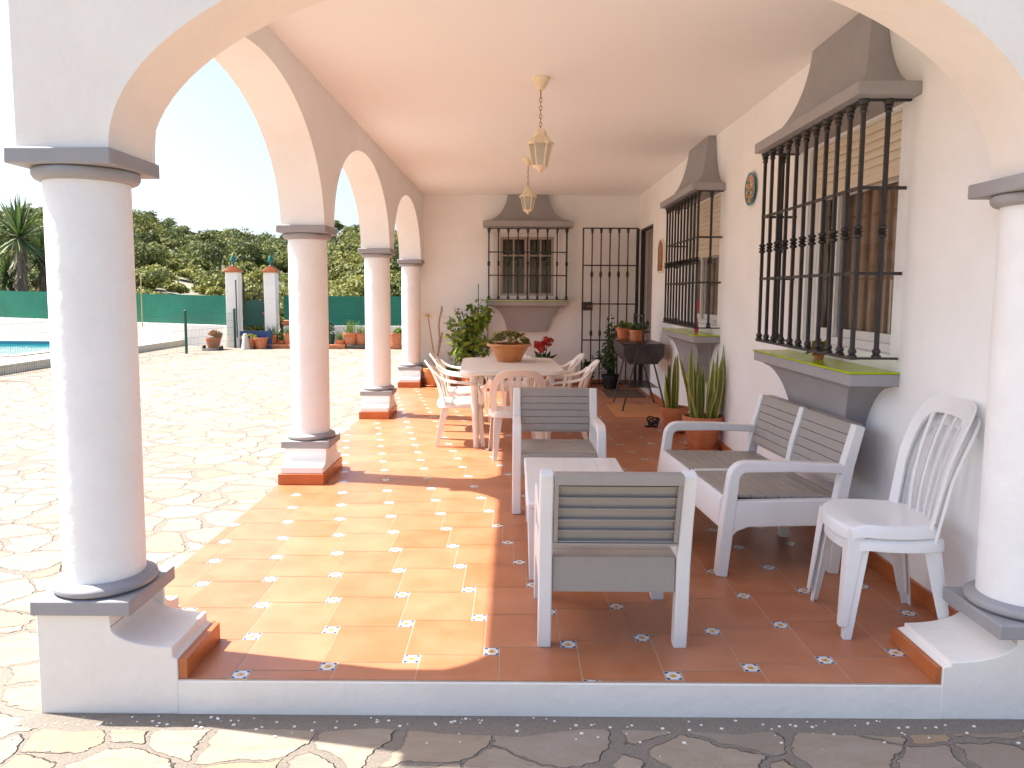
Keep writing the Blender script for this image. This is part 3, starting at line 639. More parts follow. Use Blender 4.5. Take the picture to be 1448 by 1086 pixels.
# arch pier skirting of kerb end by the right column
# ------------------------------------------------------------------ windows with hood, sill and bars
def bar(mb, x, y, z0, z1, knob, r=.0095):
    """square iron bar with turned ends and a double ring"""
    mb.box(x-r, x+r, y-r, y+r, z0, z1)
    pr = lambda L_: mb.lathe(L_, x, y, k=10)
    pr([(.012, z0+.0), (.024, z0+.004), (.024, z0+.018), (.015, z0+.026), (.021, z0+.034), (.021, z0+.044), (.012, z0+.058)])
    pr([(.012, z1-.07), (.019, z1-.055), (.014, z1-.045), (.022, z1-.034), (.018, z1-.026), (.027, z1-.012), (.027, z1-.001)])
    pr([(.011, knob-.034), (.022, knob-.026), (.023, knob-.018), (.013, knob-.008), (.026, knob), (.013, knob+.008), (.023, knob+.018), (.022, knob+.026), (.011, knob+.034)])
def window_unit(name, loc, rz, hw, hood_hw, z_glass, z_gr0, z_gr1, rails, knob, corb, out, nb, win, kind, hood_d=.31, top_hw=.40, gdep=.25, fasc=(2.455, 2.52), side_mid=True):
    """local frame: u along the wall (local x), wall plane y=0, outwards -y"""
    t = hgroup(name, loc); t.rotation_euler = (0, 0, rz)
    # hood
    m_ = MB(); rings = []
    N = 14
    for i in range(N+1):
        s = i/N; z = CZ-.002-(CZ-.002-fasc[1])*s; k = 1-math.sqrt(max(0, 1-s**2.3)); k = .82*k+.18*s
        a = top_hw+(hood_hw-.025-top_hw)*k; d = .085+(hood_d-.02-.085)*k
        rings.append([(-a, 0, z), (-a, -d, z), (a, -d, z), (a, 0, z)])
    m_.loft(rings[::-1]); m_.box(-hood_hw, hood_hw, -hood_d, 0, fasc[0], fasc[1]-.0005)
    m_.build('hood', 'grey', t, bevel=.003, angle=25)
    # sill and corbel
    m_ = MB(); zt = z_glass-.012; z1 = zt-.062
    m_.box(-hw, hw, -out, 0, z1, zt); rings = []
    for i in range(N+1):
        s = i/N; z = corb+(z1-corb)*s; k = 1-math.sqrt(max(0, 1-s**2.2)); k = .85*k+.15*s
        a = hw*.5+(hw-.03-hw*.5)*k; d = out*.40+(out-.02-out*.40)*k
        rings.append([(-a, 0, z), (-a, -d, z), (a, -d, z), (a, 0, z)])
    m_.loft(rings); m_.build('sill_corbel', 'grey', t, bevel=.003, angle=25)
    m_ = MB(); m_.box(-hw-.004, hw+.004, -out-.008, -.002, zt+.0005, z_glass); m_.build('glazed_sill', 'green_glass', t, bevel=.004)
    # iron grille
    g_ = MB(); G = hw-.035
    for i in range(nb): bar(g_, -G+2*G*i/(nb-1), -gdep, z_gr0, z_gr1, knob)
    if side_mid:
        for sx in (-G, G): bar(g_, sx, -gdep*.47, z_gr0, z_gr1, knob)
    for z in rails:
        g_.box(-G-.012, G+.012, -gdep-.005, -gdep+.005, z-.009, z+.009)
        for sx in (-G, G): g_.box(sx-.005, sx+.005, -gdep-.012, -.002, z-.0085, z+.0085)
    for z in (z_gr0+.004, z_gr1-.004):
        g_.box(-G-.02, G+.02, -gdep-.018, -gdep+.018, z-.006, z+.006)
        for sx in (-G, G): g_.box(sx-.012, sx+.012, -gdep+.018, -.002, z-.0055, z+.0055)
    g_.build('iron_grille', 'iron', t, angle=40)
    u0, u1, za, zb = win    # opening in local u
    fr_ = MB()
    fw = .045
    if kind == 'roller':      # big windows on the side wall: white frame, roller shutter above, sliding sashes
        zs = kind_sh[name+str(loc[1])]
        fr_.box(u0+.001, u0+fw, .05, .13, za+.001, zb-.001); fr_.box(u1-fw, u1-.001, .05, .13, za+.001, zb-.001)
        fr_.box(u0+fw, u1-fw, .051, .129, za+.001, za+.05)
        # sashes
        mid = (u0+u1)/2-.27
        for k, (q0, q1) in enumerate(((u0+fw, mid+.02), (mid-.02, u1-fw))):
            y0, y1 = (.055, .083) if k == 0 else (.09, .118)
            fr_.box(q0, q0+.045, y0, y1, za+.05, zs); fr_.box(q1-.045, q1, y0, y1, za+.05, zs)
            fr_.box(q0+.045, q1-.045, y0+.001, y1-.001, za+.05, za+.10); fr_.box(q0+.045, q1-.045, y0+.001, y1-.001, zs-.03, zs)
        fo = fr_.build('frame', 'frame_w', t, bevel=.003)
        gl = MB(); gl.add([(u0+fw+.045, .068, za+.10), (mid-.0255, .068, za+.10), (mid-.0255, .068, zs-.03), (u0+fw+.045, .068, zs-.03)], [(0, 1, 2, 3)]); gl.add([(mid+.0255, .103, za+.10), (u1-fw-.045, .103, za+.10), (u1-fw-.045, .103, zs-.03), (mid+.0255, .103, zs-.03)], [(0, 1, 2, 3)]); gl.build('pane', 'glass', t, smooth=False, recalc=False)
        s_ = MB(); n = max(3, int((zb-zs)/.05))
        s_.box(u0+fw, u1-fw, .024, .05, zs-.02, zs+.025)
        for i in range(n):
            z0 = zs+.027+(zb-.002-zs-.027)*i/n; z1_ = zs+.027+(zb-.002-zs-.027)*(i+1)/n-.006
            s_.prism([(.036, z0), (.030, (z0+z1_)/2), (.036, z1_), (.05, z1_), (.05, z0)], u0+fw, u1-fw, 'x')
        s_.box(u0+fw, u1-fw, .046, .052, zs, zb-.002)
        s_.build('roller_shutter', 'shutter', t)
        c = MB(); n = 110; vs = []
        for i in range(n+1):
            u = u0+(u1-u0)*i/n; y = .165+.02*math.sin(i*.9)+.012*math.sin(i*.37+1); vs += [(u, y, za), (u, y, zb)]
        c.add(vs, [(2*i, 2*i+2, 2*i+3, 2*i+1) for i in range(n)]); c.build('curtain', 'curtain', t, angle=80, recalc=False)
    else:
        fr_.box(u0+.001, u0+fw, .04, .12, za+.001, zb-.001); fr_.box(u1-fw, u1-.001, .04, .12, za+.001, zb-.001); fr_.box(u0+fw, u1-fw, .041, .119, za+.001, za+.05); fr_.box(u0+fw, u1-fw, .041, .119, zb-.05, zb-.001)
        fr_.build('frame', 'frame_w', t, bevel=.003)
        s2 = MB(); mid = (u0+u1)/2
        for q0, q1 in ((u0+fw, mid-.004), (mid+.004, u1-fw)):
            s2.box(q0, q0+.04, .06, .10, za+.05, zb-.05); s2.box(q1-.04, q1, .06, .10, za+.05, zb-.05); s2.box(q0+.04, q1-.04, .061, .099, za+.05, za+.09); s2.box(q0+.04, q1-.04, .061, .099, zb-.09, zb-.05)
            c_ = (q0+q1)/2; s2.box(c_-.012, c_+.012, .066, .094, za+.09, zb-.09); s2.box(q0+.04, q1-.04, .067, .093, 2.07, 2.095)
        s2.build('sash', 'frame_g', t, bevel=.002)
        gl = MB(); gl.add([(u0+fw+.04, .08, za+.09), (u1-fw-.04, .08, za+.09), (u1-fw-.04, .08, zb-.09), (u0+fw+.04, .08, zb-.09)], [(0, 1, 2, 3)]); gl.build('pane', 'glass', t, smooth=False, recalc=False)
        c = MB(); n = 70; vs = []
        for i in range(n+1):
            u = u0+(u1-u0)*i/n; y = .19+.015*math.sin(i*.8); vs += [(u, y, za), (u, y, zb-.4)]
        c.add(vs, [(2*i, 2*i+2, 2*i+3, 2*i+1) for i in range(n)]); c.build('curtain', 'greycurtain', t, angle=80, recalc=False)
        v = MB(); vs = []
        for i in range(n+1):
            u = u0+(u1-u0)*i/n; y = .17+.012*math.sin(i*.8); vs += [(u, y, zb-.33-.10*abs(math.sin(i*PI/35))), (u, y, zb)]
        v.add(vs, [(2*i, 2*i+2, 2*i+3, 2*i+1) for i in range(n)]); v.build('valance', 'lace', t, angle=80, recalc=False)
        # strap box of the blind
        sb_ = MB(); sb_.box(u1+.035, u1+.055, -.006, -.001, za+.05, zb); sb_.box(u1+.03, u1+.06, -.02, -.001, za+.28, za+.42); sb_.build('blind_strap', 'frame_w', t); sb_ = MB(); sb_.box(u0-.07, u0-.012, -.012, -.001, za, zb+.02); sb_.build('side_trim', 'frame_w', t)
    return t
kind_sh = {'window4.585': 2.125, 'window7.93': 1.885}
# side wall: outwards = -x ; local x = -y world?  rotate so that local -y -> world -x : rz = -90deg -> local x -> world -y
for yc, W_, sho in ((4.585, W1, 0), (7.93, W2, 0)):
    hoodc = 4.525 if yc < 5 else 7.93
    t = window_unit('window', (1.98, yc, 0), -PI/2, .77 if yc < 5 else .76, .79, 1.086, 1.15, 2.455, (2.02, 1.59), 1.80, .58, .255, 11,
                    (yc-W_[1], yc-W_[0], W_[2], W_[3]), 'roller', gdep=.235)
    t['label'] = 'big barred window on the side wall, nearest the camera' if yc < 5 else 'farther barred side-wall window with its shutter half down'
    for ch in t.children:
        if ch.name.startswith('hood') and yc < 5: ch.location.x = .045
t = window_unit('window', (.212, 12.1, 0), 0, .65, .705, 1.355, 1.375, 2.49, (2.12, 1.757), 1.94, .865, .25, 9, (W3[0]-.212, W3[1]-.212, W3[2], W3[3]), 'back', top_hw=.32, fasc=(2.512, 2.60), gdep=.23)
t['label'] = 'barred window with four panes in the back wall'

# door in the side wall (end), recessed, and the iron gate folded against the back wall
m_ = MB(); m_.box(2.09, 2.13, DR[0]+.04, DR[1]-.04, .002, DR[3]-.04); d_ = hpart(m_, 'door', 'door_m', bevel=.004)
m2_ = MB(); m2_.lathe([(.02, 0), (.025, .02), (.012, .04)], k=12); h_ = m2_.build('handle', 'iron', d_, loc=(2.07, 11.6, 1.02))
m_ = MB(); m_.box(1.985, 2.05, DR[0]+.0005, DR[0]+.03, .002, DR[3]-.001); m_.box(1.985, 2.05, DR[1]-.03, DR[1]-.0005, .002, DR[3]-.001); m_.box(1.985, 2.05, DR[0]+.03, DR[1]-.03, DR[3]-.03, DR[3]-.001); hpart(m_, 'door_frame', 'iron')
m_ = MB(); m_.box(1.935, 1.965, 11.885, 11.925, .002, 2.50); hpart(m_, 'gate_post', 'iron')
g_ = MB(); gx0, gx1, gy = 1.085, 1.93, 11.90
for x in np.linspace(gx0, gx1, 7):
    x = float(x)
    if x in (gx0, gx1): g_.box(x-.011, x+.011, gy-.011, gy+.011, .03, 2.505)
    else:
        g_.box(x-.0095, x+.0095, gy-.0095, gy+.0095, .03, 2.505)
        for z in (.85, 1.78): g_.lathe([(.011, z-.05), (.022, z-.035), (.018, z-.02), (.027, z), (.018, z+.02), (.022, z+.035), (.011, z+.05)], x, gy, k=10)
        g_.lathe([(.012, 2.42), (.02, 2.44), (.018, 2.46), (.03, 2.50)], x, gy, k=10)
for z in (.045, .74, 1.315, 1.92, 2.50): g_.box(gx0, gx1, gy-.006, gy+.006, z-.010, z+.010)
g_.box(gx0-.014, gx0+.16, gy-.022, gy+.022, 1.21, 1.345)
go = hpart(g_, 'iron_gate', 'iron', angle=40)
go['label'] = 'black barred iron door swung open against the back wall'
m_ = MB(); m_.tube([(gx0+.08, gy-.022, 1.28), (gx0+.08, gy-.05, 1.28), (gx0+.17, gy-.05, 1.28)], .007, 8); lk = m_.build('handle', 'chain', go)

# ------------------------------------------------------------------ things on the walls
def wall_plate():
    t = empty('ceramic_plate', (1.979, 6.33, 2.352), 0, 'round painted ceramic plate hung between the two side windows', 'plate')
    m_ = MB(); m_.lathe([(.07, 0), (.10, .006), (.134, .022), (.136, .026), (.128, .026)], k=40); o = m_.build('rim', 'plate_rim', t)
    o.rotation_euler = (0, -PI/2, 0)
    m_ = MB(); m_.lathe([(.118, .0225), (.115, .0265), (.06, .0275)], k=40); o = m_.build('painted_centre', 'art', t); o.rotation_euler = (0, -PI/2, 0)
wall_plate()
t = empty('wall_plaque', (1.979, 10.12, 1.99), 0, 'narrow painted plaque with arched top beside the far doorway', 'plaque')
m_ = MB(); pts = [(-.19, -.23), (.19, -.23), (.19, .08)]+[(.19*math.cos(a), .08+.15*math.sin(a)) for a in np.linspace(.2, PI-.2, 9)]+[(-.19, .08)]
m_.prism(pts, -.022, 0, 'x'); m_.build('backing', 'cream_metal', t, bevel=.002)
m_ = MB(); m_.prism([(p[0]*.86, p[1]*.88) for p in pts], -.026, -.0225, 'x'); m_.build('painted_face', 'art2', t, smooth=False)

# lanterns
def lantern(x, y, scale, drop, label):
    t = empty('ceiling_lantern', (x, y, CZ), 0, label, 'lantern', 'lanterns hanging from the porch ceiling')
    m_ = MB(); m_.lathe([(.02, -.085), (.034, -.075), (.045, -.05), (.062, -.012), (.066, -.006), (.066, -.0005)], k=28); m_.build('ceiling_rose', 'cream_metal', t)
    m_ = MB(); z = -.085; m_.tube([(0, 0, z), (0, 0, z-.06)], .005, 8); z -= .055; i = 0
    zt = -drop
    while z > zt:
        pts = [(.009*math.cos(a) if i % 2 == 0 else 0, .009*math.cos(a) if i % 2 else 0, z-.016+.019*math.sin(a)) for a in np.linspace(0, 2*PI, 11)]
        m_.tube(pts, .0028, 6); z -= .029; i += 1
    m_.build('chain', 'chain', t)
    q = scale
    m_ = MB(); k = 6
    m_.lathe([(.100*q, zt-.112*q), (.100*q, zt-.100*q), (.083*q, zt-.088*q), (.055*q, zt-.060*q), (.046*q, zt-.028*q), (.030*q, zt-.010*q), (.012*q, zt)], k=6)
    m_.build('lid', 'cream_metal', t, bevel=.002, angle=20)
    m_ = MB(); zb = zt-.112*q; zc = zt-.275*q
    for j in range(6):
        a = 2*PI*j/6; p0 = (.088*q*math.cos(a), .088*q*math.sin(a), zb); p1 = (.052*q*math.cos(a), .052*q*math.sin(a), zc); m_.tube([p0, p1], .0055*q, 6)
        a2 = 2*PI*(j+1)/6
        m_.tube([p0, (.088*q*math.cos(a2), .088*q*math.sin(a2), zb)], .005*q, 6)
        m_.lathe([(.009*q, 0), (.013*q, .012), (.003, .024)], .094*q*math.cos(a), .094*q*math.sin(a), k=8, z0=zb-.012*q)
    m_.lathe([(.006*q, zc-.052*q), (.014*q, zc-.04*q), (.01*q, zc-.03*q), (.035*q, zc-.015*q), (.058*q, zc), (.058*q, zc+.008*q)], k=6)
    m_.build('cage', 'cream_metal', t)
    m_ = MB()
    r0, r1 = .083*q, .050*q
    m_.add([(r0*math.cos(2*PI*j/6), r0*math.sin(2*PI*j/6), zb-.004) for j in range(6)]+[(r1*math.cos(2*PI*j/6), r1*math.sin(2*PI*j/6), zc+.006) for j in range(6)], [(j, (j+1) % 6, (j+1) % 6+6, j+6) for j in range(6)])
    m_.build('glass_panes', 'frost', t, smooth=False)
    m_ = MB(); m_.lathe([(.012, -.02), (.016, -.05), (.012, -.09), (.004, -.11)], k=12, z0=zb); m_.build('bulb', 'label_w', t)
lantern(.185, 5.575, 1.0, .355, 'nearer and larger-looking cream metal lantern on a rusty chain')
lantern(.155, 8.817, .98, .325, 'farther cream metal lantern hanging in front of the grey window hood')

# ------------------------------------------------------------------ resin lounge set
def lounge(name, seats, loc, rz, label, cat, depth=.60, group=None, white_front=False):
    t = empty(name, loc, rz, label, cat, group)
    D = depth; pitch_ = .63; W = seats*pitch_; th_ = .06
    # side frames; local: x across, y 0 rear .. D front
    for s in (0, 1):
        x0 = 0 if s == 0 else W-th_; x1 = x0+th_
        m_ = MB()
        arc = [(D-.075-.065*(1-math.cos(a)), .50+.065*math.sin(a)) for a in np.linspace(0, PI/2, 6)]
        m_.ribbon([(D-.025, 0), (D-.05, .28)]+arc+[(.30, .562), (.06, .550), (.03, .548)], [.058, .066]+[.056]*6+[.05, .046, .046], x0, x1)
        m_.ribbon([(.055, 0), (.04, .20), (.035, .36), (.0, .56), (-.055, .77)], [.055, .064, .064, .062, .055], x0+.002, x1-.002)
        pts = [(.045, .39), (.06, .26)]+[(.08+.07*math.sin(a), .225+.035*math.cos(a)*0+.03*math.sin(a)) for a in np.linspace(0, PI/2, 4)]+[(D-.16, .255), (D-.10, .235), (D-.065, .20), (D-.055, .39)]
        m_.prism(pts, x0+.004, x1-.004)
        m_.build('side_frame', 'white_pl', t, bevel=.006)
    if seats == 2:
        m_ = MB(); xm = W/2
        m_.ribbon([(D-.025, 0), (D-.05, .30), (D-.075, .405)], .05, xm-.026, xm+.026)
        m_.ribbon([(.055, 0), (.04, .20), (.035, .36), (.0, .56), (-.055, .77)], [.055, .064, .064, .062, .055], xm-.026, xm+.026)
        m_.box(xm-.022, xm+.022, .05, D-.07, .33, .412)
        m_.build('middle_frame', 'white_pl', t, bevel=.006)
    for k in range(seats):
        x0 = th_+.001 if k == 0 else W/2+.0265; x1 = W-th_-.001 if k == seats-1 else W/2-.0265
        # seat of slats
        m_ = MB(); n = 8; y0, y1 = .055, D-.045
        for i in range(n):
            a = y0+(y1-y0)*i/n; c = y0+(y1-y0)*(i+1)/n-.004
            za = .378+.02*(a/D); zb = .378+.02*(c/D); m_.prism([(a, za), (c, zb), (c, zb+.016), (a, za+.016)], x0, x1)
        m_.build('seat', 'taupe', t, bevel=.003)
        m_ = MB(); m_.box(x0+.002, x1-.002, y0, y1-.01, .35, .376); m_.build('seat_underside', 'groove', t)
        m_ = MB()
        m_.prism([(y1, .408), (D-.03, .40), (D-.02, .375), (D-.018, .245), (D-.034, .245), (D-.036, .37), (y1-.004, .378)], x0, x1); m_.build('front_apron', 'white_pl' if white_front else 'taupe', t, bevel=.003)
        m_ = MB(); m_.prism([(.02, .396), (.054, .398), (.054, .375), (.036, .37), (.036, .245), (.02, .245)], x0, x1); m_.build('rear_apron', 'taupe', t, bevel=.003)
        # leaning backrest: slats in front, ribbed behind
        m_ = MB()
        def bp(z): return .02-(z-.42)*.26
        n = 6; z0, z1 = .468, .762
        for i in range(n):
            a = z0+(z1-z0)*i/n; c = z0+(z1-z0)*(i+1)/n-.003
            m_.prism([(bp(a)+.010, a), (bp(a)+.030, a), (bp(c)+.030, c), (bp(c)+.010, c)], x0, x1)
            m_.prism([(bp(a)-.020, a), (bp(a)+.009, a), (bp(a)+.009, a+.007), (bp(a)-.020, a+.005)], x0+.018, x1-.018)
        m_.prism([(bp(z0)-.026, z0-.012), (bp(z0)+.03, z0-.012), (bp(z0)+.03, z0-.002), (bp(z0)-.026, z0-.002)], x0, x1)
        m_.prism([(bp(z1)-.030, z1-.035), (bp(z1)-.024, z1-.035), (bp(z1)-.022, z1-.004), (bp(z1)+.031, z1-.003), (bp(z1)+.028, z1+.008), (bp(z1)-.03, z1+.008)], x0, x1)
        m_.prism([(bp(z0)-.024, z0), (bp(z0)+.009, z0), (bp(z1)+.009, z1-.005), (bp(z1)-.022, z1-.005)], x0, x0+.017); m_.prism([(bp(z0)-.024, z0), (bp(z0)+.009, z0), (bp(z1)+.009, z1-.005), (bp(z1)-.022, z1-.005)], x1-.017, x1)
        m_.prism([(bp(z0)+.004, z0), (bp(z0)+.0095, z0), (bp(z1)+.0095, z1-.006), (bp(z1)+.004, z1-.006)], x0+.017, x1-.017)
        m_.build('backrest', 'taupe', t, bevel=.0015)
    return t
lounge('resin_armchair', 1, (.105, 2.985, 0), 0, 'white and taupe resin armchair nearest the camera, seen from behind', 'armchair', .58, 'resin armchairs')
lounge('resin_armchair', 1, (.625, 5.52, 0), PI, 'white and taupe resin armchair facing the camera beyond the low table', 'armchair', .62, 'resin armchairs')
lounge('resin_loveseat', 2, (1.765, 3.86, 0), math.radians(92+2.5), 'two-seat white and taupe resin loveseat below the near side window', 'loveseat', .69, white_front=True).scale = (1, 1, 1.035)
# coffee table
t = empty('coffee_table', (.37, 4.24, 0), 0, 'low white resin table standing between the two armchairs', 'coffee table')
m_ = MB(); m_.box(-.30, .30, -.52, .54, .385, .42); m_.build('table_top', 'white_pl', t, bevel=.012)
m_ = MB()
for i in range(5):
    x0 = -.245+.098*i; m_.box(x0, x0+.094, -.465, .485, .4205, .4225)
m_.build('top_planks', 'white_pl', t, bevel=.001)
m_ = MB(); m_.box(-.285, -.265, -.50, .52, .30, .3845); m_.box(.265, .285, -.50, .52, .30, .3845); m_.box(-.265, .265, -.50, -.48, .30, .3845); m_.box(-.265, .265, .50, .52, .30, .3845); m_.build('apron', 'white_pl', t, bevel=.004)
for sx, sy in ((-1, -1), (1, -1), (-1, 1), (1, 1)):
    m_ = MB(); y_ = -.475 if sy < 0 else .495
    x_ = sx*.262
    m_.loft([[(x_-.022, y_-.022, 0), (x_+.022, y_-.022, 0), (x_+.022, y_+.022, 0), (x_-.022, y_+.022, 0)], [(x_-.034, y_-.034, .384), (x_+.034, y_-.034, .384), (x_+.034, y_+.034, .384), (x_-.034, y_+.034, .384)]]); m_.build('leg', 'white_pl', t, bevel=.005)

# ------------------------------------------------------------------ dining table
t = empty('dining_table', (-.04, 7.72, 0), math.radians(2.6), 'rectangular white plastic dining table with a planter bowl on it', 'dining table')
def rrect(hx, hy, r, z, n=6):
    o_ = []
    for cx, cy, a0 in ((hx-r, hy-r, 0), (-hx+r, hy-r, PI/2), (-hx+r, -hy+r, PI), (hx-r, -hy+r, 3*PI/2)):
        for i in range(n+1): a = a0+PI/2*i/n; o_.append((cx+r*math.cos(a), cy+r*math.sin(a), z))
    return o_
m_ = MB(); m_.loft([rrect(.49, .74, .13, .705), rrect(.50, .75, .14, .712), rrect(.50, .75, .14, .742), rrect(.495, .745, .135, .75)]); m_.build('table_top', 'cream_pl', t, angle=50)
for sx in (-1, 1):
    for sy in (-1, 1):
        m_ = MB(); a, c = sx*.37, sy*.60; a2, c2 = sx*.345, sy*.62
        m_.loft([[(a2+.026*math.cos(q), c2+.026*math.sin(q), 0) for q in np.linspace(0, 2*PI, 12, endpoint=False)], [(a+.04*math.cos(q), c+.04*math.sin(q), .704) for q in np.linspace(0, 2*PI, 12, endpoint=False)]]); m_.build('leg', 'cream_pl', t)

# ------------------------------------------------------------------ monobloc chairs
def shell_quad(mb, P, thick):
    """grid of points P[i][j] thickened along its normal"""
    n, k = len(P), len(P[0]); V = np.array(P, float); N = np.zeros_like(V)
    du = np.gradient(V, axis=0); dv = np.gradient(V, axis=1); N = np.cross(du, dv); N /= np.linalg.norm(N, axis=2)[..., None]+1e-9
    A = (V+N*thick/2).reshape(-1, 3); B = (V-N*thick/2).reshape(-1, 3); o = n*k; fs = []
    for i in range(n-1):
        for j in range(k-1):
            a = i*k+j; fs += [(a, a+1, a+k+1, a+k), (a+o, a+k+o, a+k+1+o, a+1+o)]
    for i in range(n-1):
        fs += [(i*k, (i+1)*k, (i+1)*k+o, i*k+o), (i*k+k-1, i*k+k-1+o, (i+1)*k+k-1+o, (i+1)*k+k-1)]
    for j in range(k-1):
        fs += [(j, j+o, j+1+o, j+1), ((n-1)*k+j, (n-1)*k+j+1, (n-1)*k+j+1+o, (n-1)*k+j+o)]
    mb.add(np.vstack([A, B]).tolist(), fs)
def monobloc(arms, mname, H=.84, SH=.43):
    """local: faces -y (front at -y). returns list of (part, mesh object)"""
    t = empty('plastic_chair')
    sw, sdp = .215, .21
    # seat: dished shell with turned down rim
    m_ = MB(); P = []
    for i in range(13):
        v = -1+2*i/12; row = []
        for j in range(13):
            u = -1+2*j/12
            # squircle
            X = u*math.sqrt(1-v*v*.30); Y = v*math.sqrt(1-u*u*.30)
            z = SH-.012*(1-u*u)*(1-v*v)-(.0 if v > -.7 else .02*((-v-.7)/.3)**2)
            row.append((X*sw, Y*sdp, z))
        P.append(row)
    shell_quad(m_, P, .006)
    rim = [p for p in P[0]]+[P[i][12] for i in range(1, 13)]+[P[12][j] for j in range(11, -1, -1)]+[P[i][0] for i in range(11, 0, -1)]
    n = len(rim); m_.loft([[(x*1.0, y*1.0, z+.003) for x, y, z in rim], [(x*1.05, y*1.05, z-.012) for x, y, z in rim], [(x*1.055, y*1.055, z-.05) for x, y, z in rim], [(x*1.035, y*1.035, z-.05) for x, y, z in rim], [(x*.985, y*.985, z-.004) for x, y, z in rim]], cap=False)
    m_.build('seat', mname, t, angle=50)
    # back: curved frame with vertical slats
    def bk(u, s):       # u across -1..1, s 0..1 up
        hw = (.20+.03*math.sin(s*PI*.8)) if arms else (.198+.03*s)
        z = SH-.02+s*(H-SH+.02); y = .19+.03*s+.115*s*s-.05*u*u*(1-.2*s)
        return (u*hw, y, z)
    m_ = MB(); n = 26
    prof = []
    # outer hoop as flat band: left side up, over the top, down
    def band(pts_in, pts_out): 
        P = [[a, tuple((np.array(a)+np.array(b_))/2), b_] for a, b_ in zip(pts_in, pts_out)]; shell_quad(m_, P, .012)
    inn, out = [], []
    K = [i/30 for i in range(31)]
    for s in K:
        ang = PI*(s)      # 0..pi: superellipse path
        c, sn = math.cos(ang), math.sin(ang)
        e = .55 if arms else .32
        U = -math.copysign(abs(c)**e, c); Vv = abs(sn)**e
        out.append(bk(U*1.03, Vv)); inn.append(bk(U*.80, Vv*.86))
    band(inn, out)
    ns = 5 if arms else 4
    for k in range(ns):
        u = -.8+1.6*(k+.5)/ns; wd = .055 if arms else .042
        spread = 1 if arms else .55+.45
        P = []
        for i in range(9):
            s = -.02+.93*i/8; uu = u*(.72+.28*s)
            P.append([bk(uu-wd, s), bk(uu, s), bk(uu+wd, s)])
        shell_quad(m_, P, .008)
    m_.build('backrest', mname, t, angle=50)
    # legs: angle-section tapering
    for sx in (-1, 1):
        for fr_ in (0, 1):
            m_ = MB(); y0 = -.19 if fr_ == 0 else .17; y1 = -.225 if fr_ == 0 else .235
            xa, xb = sx*.19, sx*(.215 if fr_ == 0 else .205)
            rings = []
            for q in (0, .5, 1):
                x = xa+(xb-xa)*q; y = y0+(y1-y0)*q; z = (SH-.025)*(1-q); wl = .07-.036*q
                fx = -sx; fy = 1 if fr_ == 0 else -1; tt = .007
                rings.append([(x, y, z), (x+fx*wl, y, z), (x+fx*wl, y+fy*tt, z), (x+fx*tt, y+fy*tt, z), (x+fx*tt, y+fy*wl, z), (x, y+fy*wl, z)])
            m_.loft(rings); m_.build('leg', mname, t, bevel=.002)
    if arms:
        for sx in (-1, 1):
            m_ = MB(); path = []
            pts = [bk(sx*1.0, .80), (sx*.245, .17, .665), (sx*.262, .05, .645), (sx*.262, -.08, .638), (sx*.255, -.165, .615), (sx*.24, -.195, .54), (sx*.222, -.19, SH-.02)]
            pts = [Vector(p) for p in pts]; w_ = [.07, .075, .075, .072, .066, .055, .045]
            P = []
            for i, p in enumerate(pts):
                lat = Vector((1, 0, 0)) if 0 < i < 5 else Vector((.6*1, .8 if sx < 0 else -.8, 0)).normalized()
                if i >= 5: lat = Vector((0, 1, 0))*1
                P.append([tuple(p-lat*w_[i]/2-Vector((0, 0, .022))), tuple(p+Vector((0, 0, .006))), tuple(p+lat*w_[i]/2-Vector((0, 0, .022)))])
            # keep orientation continuous
            for i in range(1, len(P)):
                a, b2 = Vector(P[i-1][0]), Vector(P[i][0])
                if (a-b2).length > (a-Vector(P[i][2])).length: P[i] = P[i][::-1]
            shell_quad(m_, P, .014)
            o_ = m_.build('armrest', mname, t, angle=60); sm = o_.modifiers.new('sub', 'SUBSURF'); sm.levels = 1; sm.render_levels = 2
    return t
ca = monobloc(True, 'cream_pl', H=.82)
G1 = 'plastic armchairs round the dining table'
spots = [  # x, y, rz (faces -y at rz=0), label
    (.02, 6.76, PI+.10, 'cream plastic chair at the near end of the table, its back to the camera'),
    (-.52, 7.32, PI/2+.06, 'nearer of the two white plastic chairs on the sunny left of the table'),
    (-.56, 8.12, PI/2+.02, 'farther white plastic chair on the left of the table, mostly hidden'),
    (.50, 7.42, -PI/2-.03, 'nearer plastic chair pushed in on the right of the table'),
    (.42, 8.16, -PI/2+.05, 'farther plastic chair on the right of the table, near the iron door'),
    (-.06, 8.72, .04, 'plastic chair at the far end of the table behind the planter bowl')]
for i, (x, y, rz, lb) in enumerate(spots):
    o = ca if i == 0 else copy_tree(ca)
    o.scale = (1.1, 1.05, 1)
    o.location = (x, y, 0); o.rotation_euler = (0, 0, rz); tag(o, lb, 'chair', G1)
cs = monobloc(False, 'white_pl', H=.97, SH=.445)
cs.location = (1.665, 3.30, 0); cs.rotation_euler = (0, 0, -PI/2-.06); tag(cs, 'white high-backed plastic chair, the lower of the stacked pair', 'chair', 'stacked plastic chairs')
c2 = copy_tree(cs); c2.location = (1.645, 3.30, .058); tag(c2, 'white high-backed plastic chair, the upper of the stacked pair by the right column', 'chair')

